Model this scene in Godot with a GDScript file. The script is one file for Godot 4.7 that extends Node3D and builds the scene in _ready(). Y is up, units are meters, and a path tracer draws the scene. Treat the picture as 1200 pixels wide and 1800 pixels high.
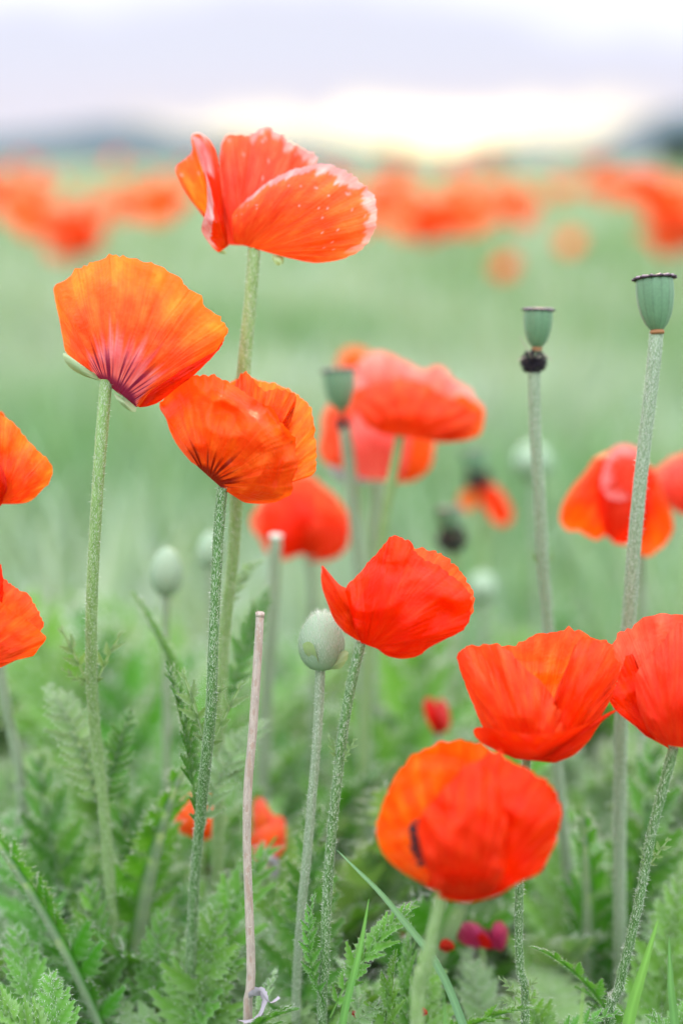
extends Node3D
# A field of oriental poppies at dusk, seen from flower height with a fast 50 mm lens.

const FOC := 2500.0          # focal length in pixels of the 1200 x 1800 frame
const PITCH := 0.2412        # radians the camera looks down
const EYE := 0.78            # camera height, metres
const FOCUS := 0.67

var eye := Vector3(0, EYE, 0)
var fwd := Vector3(0, -sin(PITCH), -cos(PITCH))
var upv := Vector3(0, cos(PITCH), -sin(PITCH))
var taken := {}
var rng := RandomNumberGenerator.new()
var nz := FastNoiseLite.new()
var one := FastNoiseLite.new()
var M := {}
var leaf_meshes: Array[ArrayMesh] = []
var bract_mesh: ArrayMesh


func _ready() -> void:
	rng.seed = 4711
	nz.seed = 12
	nz.noise_type = FastNoiseLite.TYPE_SIMPLEX_SMOOTH
	nz.frequency = 1.0
	nz.fractal_octaves = 3
	one.seed = 21
	one.noise_type = FastNoiseLite.TYPE_SIMPLEX_SMOOTH
	one.frequency = 1.0
	one.fractal_type = FastNoiseLite.FRACTAL_NONE
	# ---- camera, sky, sun, exposure
	var cam := Camera3D.new()
	cam.name = "camera"
	var lens := CameraAttributesPhysical.new()
	lens.frustum_focal_length = 33.3333
	lens.frustum_focus_distance = FOCUS
	lens.exposure_aperture = 1.55
	cam.attributes = lens
	cam.fov = rad_to_deg(2.0 * atan(900.0 / FOC))
	cam.near = 0.02
	cam.far = 16000.0
	add_child(cam)
	cam.position = eye
	cam.rotation = Vector3(-PITCH, 0, 0)
	cam.current = true
	var env := Environment.new()
	env.background_mode = Environment.BG_SKY
	var sky := Sky.new()
	var pano := PanoramaSkyMaterial.new()
	pano.panorama = sky_picture()
	sky.sky_material = pano
	env.sky = sky
	env.tonemap_mode = Environment.TONE_MAPPER_LINEAR
	env.tonemap_exposure = 1.36
	env.sdfgi_enabled = true
	env.ssao_enabled = true
	env.ssil_enabled = true
	env.fog_enabled = true
	env.fog_mode = Environment.FOG_MODE_EXPONENTIAL
	env.fog_density = 0.000025
	env.fog_light_color = Color(0.62, 0.74, 0.97)
	var we := WorldEnvironment.new()
	we.name = "world_environment"
	we.environment = env
	add_child(we)
	var sun := DirectionalLight3D.new()
	sun.name = "sun"
	sun.light_color = Color(1.0, 0.88, 0.7)
	sun.light_energy = 0.9
	sun.light_angular_distance = 14.0
	sun.shadow_enabled = true
	add_child(sun)
	sun.rotation = Vector3(deg_to_rad(-9.0), PI - deg_to_rad(5.0), 0)   # low, ahead and a little to the right
	make_materials()
	# ---- setting
	build_ground()
	build_hills()
	build_trees()
	build_meadow()
	build_distant_poppies()
	# ---- plants
	make_leaf_meshes()
	build_clumps()
	build_poppies()
	build_middle_poppies()
	build_heads_and_buds()
	build_small_things()


# ------------------------------------------------------------------ helpers

func at(px: float, py: float, d: float) -> Vector3:
	return eye + Vector3((px - 600.0) / FOC * d, 0, 0) - upv * ((py - 900.0) / FOC * d) + fwd * d


func upright(py0: float, d0: float, py: float) -> float:   # depth at py of the vertical line through py0 at depth d0
	var k0 := cos(PITCH) - (py0 - 900.0) / FOC * sin(PITCH)
	return d0 * k0 / (cos(PITCH) - (py - 900.0) / FOC * sin(PITCH))


func numbered(called: String) -> String:
	var n: int = taken.get(called, 0)
	taken[called] = n + 1
	return called if n == 0 else "%s_%03d" % [called, n]


func thing(called: String, label: String, category: String, pos: Vector3, group := "") -> Node3D:
	var o := Node3D.new()
	o.name = numbered(called)
	add_child(o, true)
	o.position = pos
	o.set_meta("label", label)
	o.set_meta("category", category)
	if group:
		o.set_meta("group", group)
	return o


func part(parent: Node3D, called: String, mesh: Mesh, mat: Material = null) -> MeshInstance3D:
	# mesh is in world coordinates; the part is moved back by its thing's place
	var o := MeshInstance3D.new()
	o.name = called
	o.mesh = mesh
	if mat:
		o.material_override = mat
	parent.add_child(o, true)
	if parent is MeshInstance3D:
		o.position = Vector3.ZERO
	elif parent != self:
		o.position = -parent.position
	return o


func build_mesh(v: PackedVector3Array, idx: PackedInt32Array, uv := PackedVector2Array(), col := PackedColorArray(), into: ArrayMesh = null) -> ArrayMesh:
	var n := PackedVector3Array()
	n.resize(v.size())
	for i in range(0, idx.size(), 3):
		var a := idx[i]
		var b := idx[i + 1]
		var c := idx[i + 2]
		var q := (v[c] - v[a]).cross(v[b] - v[a])
		n[a] += q
		n[b] += q
		n[c] += q
	for i in n.size():
		n[i] = n[i].normalized() if n[i].length_squared() > 1e-30 else Vector3.UP
	var arr := []
	arr.resize(Mesh.ARRAY_MAX)
	arr[Mesh.ARRAY_VERTEX] = v
	arr[Mesh.ARRAY_NORMAL] = n
	if uv.size():
		arr[Mesh.ARRAY_TEX_UV] = uv
	if col.size():
		arr[Mesh.ARRAY_COLOR] = col
	arr[Mesh.ARRAY_INDEX] = idx
	var m := into if into else ArrayMesh.new()
	m.add_surface_from_arrays(Mesh.PRIMITIVE_TRIANGLES, arr)
	return m


func spline(p: Array, t: float) -> Vector3:   # Catmull-Rom through p, t in 0..1
	var n := p.size() - 1
	var x := clampf(t, 0.0, 1.0) * n
	var i := mini(int(x), n - 1)
	var a: Vector3 = p[maxi(i - 1, 0)]
	var b: Vector3 = p[i]
	var c: Vector3 = p[i + 1]
	var d: Vector3 = p[mini(i + 2, n)]
	return b.cubic_interpolate(c, a, d, x - i)


func along(p: Array, count: int) -> PackedVector3Array:   # evenly spaced points on the spline
	var dense := PackedVector3Array()
	var length := PackedFloat32Array()
	var sum := 0.0
	var many := p.size() * 12
	for i in many + 1:
		var q := spline(p, float(i) / many)
		if i:
			sum += q.distance_to(dense[i - 1])
		dense.append(q)
		length.append(sum)
	var out := PackedVector3Array()
	var k := 0
	for i in count:
		var want := sum * i / (count - 1)
		while k < many - 1 and length[k + 1] < want:
			k += 1
		var f := (want - length[k]) / maxf(length[k + 1] - length[k], 1e-9)
		out.append(dense[k].lerp(dense[k + 1], clampf(f, 0, 1)))
	return out


# ------------------------------------------------------------------ sky

func sky_picture() -> ImageTexture:
	var w := 1024
	var h := 512
	var px := PackedFloat32Array()
	px.resize(w * h * 3)
	var n := FastNoiseLite.new()
	n.seed = 5
	n.frequency = 1.0
	n.fractal_octaves = 4
	for y in h:
		var el := (0.5 - (y + 0.5) / h) * PI
		var e := rad_to_deg(el)
		# evening overcast: a dim lavender bank low down, brighter cloud above it
		for x in w:
			var az := wrapf((x + 0.5) / w * TAU, -PI, PI)   # the panorama begins straight ahead
			var dir := Vector3(sin(az) * cos(el), sin(el), -cos(az) * cos(el))
			var n2 := n.get_noise_3d(dir.x * 3.0 + 30.0, dir.y * 3.0, dir.z * 3.0)
			var v := 0.53
			if e > 3.0:
				v = lerpf(0.53, 0.86, smoothstep(3.6, 6.2, e + 2.6 * n2))
			if e > 7.5:
				v = lerpf(0.86, 3.7, pow(sin(deg_to_rad(e - 7.5)), 1.25))
			var i := (y * w + x) * 3
			if e < -1.0:
				px[i] = 0.22
				px[i + 1] = 0.26
				px[i + 2] = 0.2
				continue
			var c := n.get_noise_3d(dir.x * 2.2, dir.y * 9.0, dir.z * 2.2)
			var f := n.get_noise_3d(dir.x * 7.0 + 9.0, dir.y * 40.0, dir.z * 7.0)
			var b := v * (1.0 + 0.16 * c + 0.06 * f)
			var tint := Color(0.96, 0.975, 1.06) if e > 9.0 else Color(0.95, 0.965, 1.12)
			var col := Color(b * tint.r, b * tint.g, b * tint.b)
			# warm light of the sun just under the bank, round azimuth 2 degrees
			var a := rad_to_deg(az) - 2.2
			var lo := clampf(1.0 - pow(absf(a) / 11.0, 2.6), 0.0, 1.0) + 0.05 * exp(-a * a / 500.0)
			var edge := 2.15 + 0.9 * n.get_noise_2d(az * 9.0, 3.0)
			var g := lo * (1.0 - smoothstep(edge - 0.8, edge + 0.5, e))
			var pink := exp(-a * a / 900.0) * (1.0 - smoothstep(1.5, 4.5, e))
			col.r += 0.08 * pink + g * 0.74
			col.g += 0.02 * pink + g * 0.62
			col.b += -0.03 * pink + g * (-0.10 + 0.40 * smoothstep(0.3, 1.9, e))
			var core := exp(-pow((a - 2.2) / 2.2, 2.0) - pow((e - 0.9) / 0.8, 2.0))
			col.r += core * 0.9
			col.g += core * 0.7
			col.b += core * 0.35
			px[i] = maxf(col.r, 0.0)
			px[i + 1] = maxf(col.g, 0.0)
			px[i + 2] = maxf(col.b, 0.0)
	var img := Image.create_from_data(w, h, false, Image.FORMAT_RGBF, px.to_byte_array())
	return ImageTexture.create_from_image(img)


# ------------------------------------------------------------------ materials

func mat(key: String, c: Color, rough: float, vertex := false) -> StandardMaterial3D:
	var m := StandardMaterial3D.new()
	m.resource_name = key
	m.albedo_color = c if vertex else c.linear_to_srgb()
	m.roughness = rough
	m.vertex_color_use_as_albedo = vertex
	m.cull_mode = BaseMaterial3D.CULL_DISABLED
	M[key] = m
	return m


func make_materials() -> void:
	var plain := petal_picture(false)
	var dark := petal_picture(true)
	var relief := ImageTexture.create_from_image(petal_relief())
	for key in ["petal", "petal_dark"]:
		var m := mat(key, Color.WHITE, 0.37, true)
		m.albedo_texture = dark if key == "petal_dark" else plain
		m.heightmap_enabled = true
		m.heightmap_texture = relief
		m.heightmap_scale = 0.085
		m.backlight_enabled = true
		m.backlight = Color(1, 0.9, 0.8)
		m.metallic_specular = 0.27
	var l := mat("leaf", Color.WHITE, 0.6, true)
	l.backlight_enabled = true
	l.backlight = Color(0.82, 0.86, 0.5)
	l.metallic_specular = 0.12
	var g := mat("grass", Color.WHITE, 0.6, true)
	g.backlight_enabled = true
	g.backlight = Color(0.8, 0.8, 0.55)
	g.metallic_specular = 0.3
	var hair := mat("hair", Color(0.62, 0.68, 0.6), 0.7)
	hair.backlight_enabled = true
	hair.backlight = Color(0.7, 0.7, 0.7)
	for s in [["stem_green", Color(0.05, 0.15, 0.022), 5, 1.5], ["stem_pale", Color(0.19, 0.33, 0.09), 6, 1.1], ["stem_grey", Color(0.2, 0.29, 0.17), 7, 1.6], ["stem_dry", Color(0.42, 0.36, 0.31), 8, 0.0]]:
		var m := mat(s[0], Color.WHITE, 0.62)
		m.albedo_color = Color.WHITE
		m.albedo_texture = stem_picture(s[1], s[2], s[3])
		m.rim_enabled = true
		m.rim = 0.3
	var sepal := mat("sepal", Color(0.30, 0.40, 0.22), 0.6, false)
	sepal.backlight_enabled = true
	sepal.backlight = Color(0.5, 0.6, 0.3)
	var pod := mat("pod", Color.WHITE, 0.5)
	pod.albedo_color = Color.WHITE
	pod.albedo_texture = pod_picture()
	pod.rim_enabled = true
	pod.rim = 0.4
	mat("stigma", Color(0.05, 0.03, 0.045), 0.7)
	mat("stigma_ray", Color(0.3, 0.22, 0.26), 0.7)
	mat("stamen", Color(0.018, 0.012, 0.022), 0.55)
	mat("collar", Color(0.32, 0.15, 0.06), 0.7)
	mat("bud", Color(0.25, 0.37, 0.24), 0.6)
	mat("dry_leaf", Color(0.36, 0.33, 0.38), 0.8)
	mat("hillside", Color(0.03, 0.065, 0.075), 0.95)
	mat("bark", Color(0.06, 0.045, 0.03), 0.9)


func wave(table: PackedFloat32Array, u: float) -> float:
	var n := table.size()
	var x := fposmod(u, 1.0) * n
	var i := int(x) % n
	return lerpf(table[i], table[(i + 1) % n], x - floorf(x))


func tables(r: RandomNumberGenerator, sizes: Array) -> Array:
	var out := []
	for s in sizes:
		var t := PackedFloat32Array()
		for i in s:
			t.append(r.randf())
		out.append(t)
	return out


func petal_picture(dark: bool) -> ImageTexture:
	# u runs across the petal, v from its base to its rim: fine veins, and on dark petals the inky base that feathers out along them
	var r := RandomNumberGenerator.new()
	r.seed = 31
	var t := tables(r, [210, 97, 41, 92, 23])
	var w := 1024
	var h := 384
	var n := FastNoiseLite.new()
	n.seed = 8
	n.frequency = 0.012
	n.fractal_octaves = 4
	var img := Image.create(w, h, false, Image.FORMAT_RGB8)
	for y in h:
		var v := (y + 0.5) / h
		for x in w:
			var u := (x + 0.5) / w + 0.004 * sin(v * 9.0 + u_phase(x))
			var fine := wave(t[0], u)
			var mid := wave(t[1], u + 0.01 * v)
			var broad := wave(t[2], u - 0.015 * v)
			var patch := n.get_noise_2d(x * 1.0, y * 0.7)
			var s := 0.74 + 0.12 * fine * (1.2 - v) + (0.10 * mid + 0.10 * broad) * (0.6 + 1.2 * maxf(patch, -0.4)) + 0.10 * patch
			var c := Color(minf(1.0, 0.93 + 0.07 * s), s, s)
			if dark:
				var reach := 0.10 + 0.46 * wave(t[3], u) * (0.5 + 0.5 * wave(t[4], u))
				var ink := 1.0 - smoothstep(reach * 0.35, reach, v)
				var vein := smoothstep(0.46, 0.72, wave(t[3], u))
				ink *= lerpf(1.0, vein, smoothstep(0.05, 0.12, v))
				c = c.lerp(Color(0.5, 0.25, 0.52), ink * 0.9)
			img.set_pixel(x, y, c)
	return ImageTexture.create_from_image(img)


func u_phase(x: int) -> float:
	return x * 0.021


func petal_relief() -> Image:
	var r := RandomNumberGenerator.new()
	r.seed = 31
	var t := tables(r, [210, 97, 41, 120, 34])
	var w := 768
	var h := 256
	var n := FastNoiseLite.new()
	n.seed = 14
	n.frequency = 0.02
	n.fractal_octaves = 3
	var img := Image.create(w, h, false, Image.FORMAT_L8)
	for y in h:
		var v := (y + 0.5) / h
		for x in w:
			var u := (x + 0.5) / w + 0.004 * sin(v * 9.0 + u_phase(x * 4 / 3))
			var s := 0.32 * wave(t[0], u) + 0.25 * wave(t[1], u + 0.01 * v) + 0.13 * wave(t[2], u) + 0.3 * absf(n.get_noise_2d(x * 1.0, y * 2.2)) + 0.12 * n.get_noise_2d(x * 3.0 + 90.0, y * 4.0)
			img.set_pixel(x, y, Color(s, s, s))
	return img


func stem_picture(c: Color, sd: int, flecks: float) -> ImageTexture:
	var r := RandomNumberGenerator.new()
	r.seed = sd
	var w := 128
	var h := 512
	var img := Image.create(w, h, false, Image.FORMAT_RGB8)
	var n := FastNoiseLite.new()
	n.seed = sd
	n.frequency = 0.03
	for y in h:
		for x in w:
			var k := 1.0 + 0.28 * n.get_noise_2d(x * 1.6, y * 0.35) + 0.12 * n.get_noise_2d(x * 9.0, y * 2.0)
			img.set_pixel(x, y, Color(c.r * k, c.g * k, c.b * k).linear_to_srgb())
	var pale := Color(0.52, 0.6, 0.5).linear_to_srgb()
	for i in int(flecks * 1500):   # hairs pressed to the skin
		var x := r.randi() % w
		var y := r.randi() % h
		var lean := r.randf_range(-0.6, 0.6)
		for k in r.randi_range(4, 11):
			var q := Vector2i(posmod(int(x + lean * k), w), posmod(y + k, h))
			img.set_pixel(q.x, q.y, img.get_pixel(q.x, q.y).lerp(pale, 0.75))
	if flecks == 0.0:
		for i in 26:   # brown stains
			var cx := r.randi() % w
			var cy := r.randi() % h
			var rx := r.randf_range(3.0, 12.0)
			var ry := r.randf_range(10.0, 46.0)
			for yy in range(-int(ry), int(ry) + 1):
				for xx in range(-int(rx), int(rx) + 1):
					var e := xx * xx / (rx * rx) + yy * yy / (ry * ry) + 0.7 * n.get_noise_2d(xx * 5.0 + cx, yy * 2.0 + cy)
					if e < 0.8:
						var q := Vector2i(posmod(cx + xx, w), posmod(cy + yy, h))
						img.set_pixel(q.x, q.y, img.get_pixel(q.x, q.y).lerp(Color(0.30, 0.17, 0.11).linear_to_srgb(), 0.30))
	if flecks == 0.0:   # a dry stalk: brown scratches, dark specks
		for i in 900:
			var x := r.randi() % w
			var y := r.randi() % h
			var tone := Color(0.2, 0.17, 0.15).lerp(Color(0.5, 0.32, 0.24), r.randf())
			for k in r.randi_range(2, 16):
				var q := Vector2i(posmod(x + (1 if r.randf() < 0.1 else 0), w), posmod(y + k, h))
				img.set_pixel(q.x, q.y, img.get_pixel(q.x, q.y).lerp(tone.linear_to_srgb(), 0.5))
	return ImageTexture.create_from_image(img)


func pod_picture() -> ImageTexture:
	var w := 192
	var h := 192
	var img := Image.create(w, h, false, Image.FORMAT_RGB8)
	var n := FastNoiseLite.new()
	n.seed = 77
	n.frequency = 0.02
	for y in h:
		for x in w:
			var rib := 0.5 + 0.5 * cos(x * TAU * 13.0 / w)
			var k := 0.9 + 0.14 * n.get_noise_2d(x * 2.0, y) + 0.12 * n.get_noise_2d(x * 7.0, y * 7.0) - 0.12 * pow(rib, 6.0)
			img.set_pixel(x, y, Color(0.125 * k, 0.27 * k, 0.14 * k).linear_to_srgb())
	return ImageTexture.create_from_image(img)


# ------------------------------------------------------------------ petals

# rim: x, y (pixels of the frame) and z (mm towards the camera from depth d) of the points round the free edge
func petal(root: Node3D, d: float, bl: Vector3, br: Vector3, rim: Array, o := {}) -> MeshInstance3D:
	var pts := []
	for i in range(0, rim.size(), 3):
		pts.append(Vector3(rim[i], rim[i + 1], rim[i + 2] * 3.7))
	var ns: int = o.get("ns", 72)
	var nt: int = o.get("nt", 26)
	var edge := along(pts, ns + 1)
	var bulge: float = o.get("bulge", 12.0)
	var pleat: float = o.get("pleat", 1.2)
	var crumple: float = o.get("crumple", 4.0)
	var freq: float = o.get("freq", 9.0)
	var col: Color = o.get("color", Color(0.86, 0.13, 0.02))
	var tip: Color = o.get("tip", col)
	var bleach: float = o.get("bleach", 2.0)
	var bleach_s: Vector2 = o.get("bleach_s", Vector2(0, 1))
	var ruffle: float = o.get("ruffle", 0.02)
	var sd := rng.randf() * 500.0
	var lean: float = o.get("lean", 0.5)   # where along the length the bulge is greatest
	var pw := log(0.5) / log(lean)
	var v := PackedVector3Array()
	var uv := PackedVector2Array()
	var cols := PackedColorArray()
	var shift := rng.randf()
	var folds: Array[Vector4] = []
	for k in 5:
		var a := rng.randf() * PI
		var f: float = [0.0065, 0.009, 0.0125, 0.017, 0.023][k]
		folds.append(Vector4(cos(a) * f, sin(a) * f, rng.randf(), [1.5, 1.2, 0.9, 0.6, 0.45][k]))
	for j in nt + 1:
		var t := float(j) / nt
		var arch := sin(PI * pow(t, pw))
		for i in ns + 1:
			var s := float(i) / ns
			var b := bl.lerp(br, s)
			b.z *= 3.7
			var e := edge[i]
			var k := nz.get_noise_2d(s * freq * 2.2, sd)
			var fine := nz.get_noise_2d(s * freq * 9.0, sd + 40.0)
			var tt := t * (1.0 + ruffle * (k * 1.1 + fine * 1.3) * smoothstep(0.55, 1.0, t))
			var p := b.lerp(e, tt)
			var side := sin(PI * s)
			var z := p.z / 3.7 + bulge * arch * pow(maxf(side, 0.0), 0.6)
			var x1 := nz.get_noise_2d(s * freq + t * 0.5, sd + 7.0)
			var gather := 0.35 + 1.5 * absf(one.get_noise_2d(s * 3.1 + t * 1.2, sd + 33.0))   # pleats bunch here and there
			z += pleat * gather * (x1 * 2.2 + 0.5 * fine) * pow(t, 0.8) * smoothstep(0.0, 0.15, side)
			if crumple > 0.0:   # flat facets that meet in sharp creases, as tissue paper unfolds
				var warp := one.get_noise_3d(p.x * 0.008, p.y * 0.008, sd) * 0.55
				var fold := 0.0
				for q in folds:
					fold += absf(fposmod(p.x * q.x + p.y * q.y + q.z + warp, 1.0) - 0.5) * q.w
				z += crumple * (fold - 1.1) * smoothstep(0.05, 0.35, t)
			v.append(at(p.x, p.y, d - z * 0.001))
			uv.append(Vector2(s * o.get("veins", 1.0) + shift, t))
			var c := col.lerp(tip, smoothstep(0.55, 1.0, t))
			if o.has("heart"):   # the washed-out lilac zone round the ink
				var reach: float = o.heart_reach * (1.0 + 0.5 * k + 0.25 * fine) * (0.5 + 0.5 * sin(PI * clampf(s * 1.15 - 0.05, 0, 1)))
				c = c.lerp(o.heart, 0.8 * (1.0 - smoothstep(reach * 0.55, reach, t)))
			var m := 1.0 + 0.10 * k + 0.07 * fine
			c = Color(minf(c.r * (0.97 + 0.05 * m), 0.95), c.g * m, c.b * m)
			if bleach < 1.5:
				var limit := bleach + 0.10 * nz.get_noise_2d(s * 14.0, sd + 80.0) + 0.03 * fine
				var inside := smoothstep(bleach_s.x - 0.04, bleach_s.x + 0.02, s) * (1.0 - smoothstep(bleach_s.y - 0.02, bleach_s.y + 0.04, s))
				var amount := smoothstep(limit - 0.015, limit + 0.015, t) * inside
				if nz.get_noise_2d(s * 30.0 + sd, t * 16.0) > 0.6 and t > 0.5:
					amount = maxf(amount, 0.85)
				c = c.lerp(Color(0.74, 0.67, 0.68), amount * (0.85 + 0.15 * fine))
			cols.append(c)
	var idx := PackedInt32Array()
	for j in nt:
		for i in ns:
			var a := j * (ns + 1) + i
			var b := a + ns + 1
			idx.append_array([a, b, a + 1, a + 1, b, b + 1])
	return part(root, o.get("name", "petal"), build_mesh(v, idx, uv, cols), M["petal_dark" if o.get("dark", false) else "petal"] if not o.has("mat") else M[o.mat])


# ------------------------------------------------------------------ stems, hairs

func frame_path(p: PackedVector3Array) -> Array:   # tangents, sides
	var tans := []
	var sides := []
	var side := Vector3(1, 0, 0)
	for i in p.size():
		var t := (p[mini(i + 1, p.size() - 1)] - p[maxi(i - 1, 0)]).normalized()
		side = (side - t * side.dot(t)).normalized()
		tans.append(t)
		sides.append(side)
	return [tans, sides]


func tube_mesh(pts: Array, r0: float, r1: float, rings := 48, n := 12, lumps := 0.05) -> Array:
	var p := along(pts, rings)
	var f := frame_path(p)
	var v := PackedVector3Array()
	var uv := PackedVector2Array()
	var idx := PackedInt32Array()
	var run := 0.0
	for i in rings:
		if i:
			run += p[i].distance_to(p[i - 1])
		var r := lerpf(r0, r1, float(i) / (rings - 1)) * (1.0 + lumps * (nz.get_noise_2d(i * 0.4, r0 * 9000.0) + 1.6 * one.get_noise_2d(i * 0.11, r0 * 7000.0)))
		var t: Vector3 = f[0][i]
		var a: Vector3 = f[1][i]
		var b := t.cross(a)
		for k in n + 1:
			var ang := TAU * k / n
			v.append(p[i] + (a * cos(ang) + b * sin(ang)) * r)
			uv.append(Vector2(float(k) / n, run / 0.06))
	for i in rings - 1:
		for k in n:
			var q := i * (n + 1) + k
			var w := q + n + 1
			idx.append_array([q, q + 1, w, q + 1, w + 1, w])
	for end in [0, rings - 1]:   # close both ends
		var c := v.size()
		v.append(p[end])
		uv.append(Vector2(0.5, 0.0))
		for k in n:
			var q: int = end * (n + 1) + k
			if end == 0:
				idx.append_array([c, q + 1, q])
			else:
				idx.append_array([c, q, q + 1])
	return [build_mesh(v, idx, uv), p, f]


func hairs_on(p: PackedVector3Array, f: Array, r0: float, r1: float, count: int, long: float, from := 0.0, to := 1.0) -> ArrayMesh:
	var v := PackedVector3Array()
	var idx := PackedInt32Array()
	for k in count:
		var x := rng.randf_range(from, to) * (p.size() - 1)
		var i := mini(int(x), p.size() - 2)
		var c := p[i].lerp(p[i + 1], x - i)
		var t: Vector3 = f[0][i]
		var a: Vector3 = f[1][i]
		var ang := rng.randf() * TAU
		var nrm := a * cos(ang) + t.cross(a) * sin(ang)
		var tang := t.cross(nrm)
		var r := lerpf(r0, r1, x / (p.size() - 1))
		var flat := rng.randf() < 0.8
		var dir := (-t * (1.0 if flat else rng.randf_range(-0.3, 0.6)) + nrm * (rng.randf_range(0.2, 0.55) if flat else 1.0) + tang * rng.randf_range(-0.4, 0.4)).normalized()
		var ln := long * rng.randf_range(0.5, 1.2)
		var q := c + nrm * r * 0.98
		var sd := dir.cross(nrm).normalized() * rng.randf_range(0.00008, 0.00016)
		var s := v.size()
		v.append_array([q - sd, q + sd, q + dir * ln])
		idx.append_array([s, s + 1, s + 2])
	return build_mesh(v, idx)


# pts: [px, py, depth]; the last point runs on to the ground
func stem(root: Node3D, pts: Array, r0: float, r1: float, kind: String, hairs := 900, long := 0.0022, rings := 56) -> Array:
	var w := []
	for q in pts:
		w.append(at(q[0], q[1], q[2]))
	var last: Vector3 = w[w.size() - 1]
	w.append(Vector3(last.x, last.y * 0.45, last.z))
	w.append(Vector3(last.x, -0.01, last.z))
	var t := tube_mesh(w, r0, r1, rings)
	var s := part(root, "stem", t[0], M[kind])
	if hairs > 0:
		var h := part(s, "stem_hair", hairs_on(t[1], t[2], r0, r1, hairs * 3, long * 0.8, 0.0, 0.72), M.hair)
		h.set_meta("kind", "stuff")
	return t


func foot(pts: Array) -> Vector3:
	var q: Array = pts[pts.size() - 1]
	var p := at(q[0], q[1], q[2])
	return Vector3(p.x, 0, p.z)


# ------------------------------------------------------------------ leaves

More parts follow.
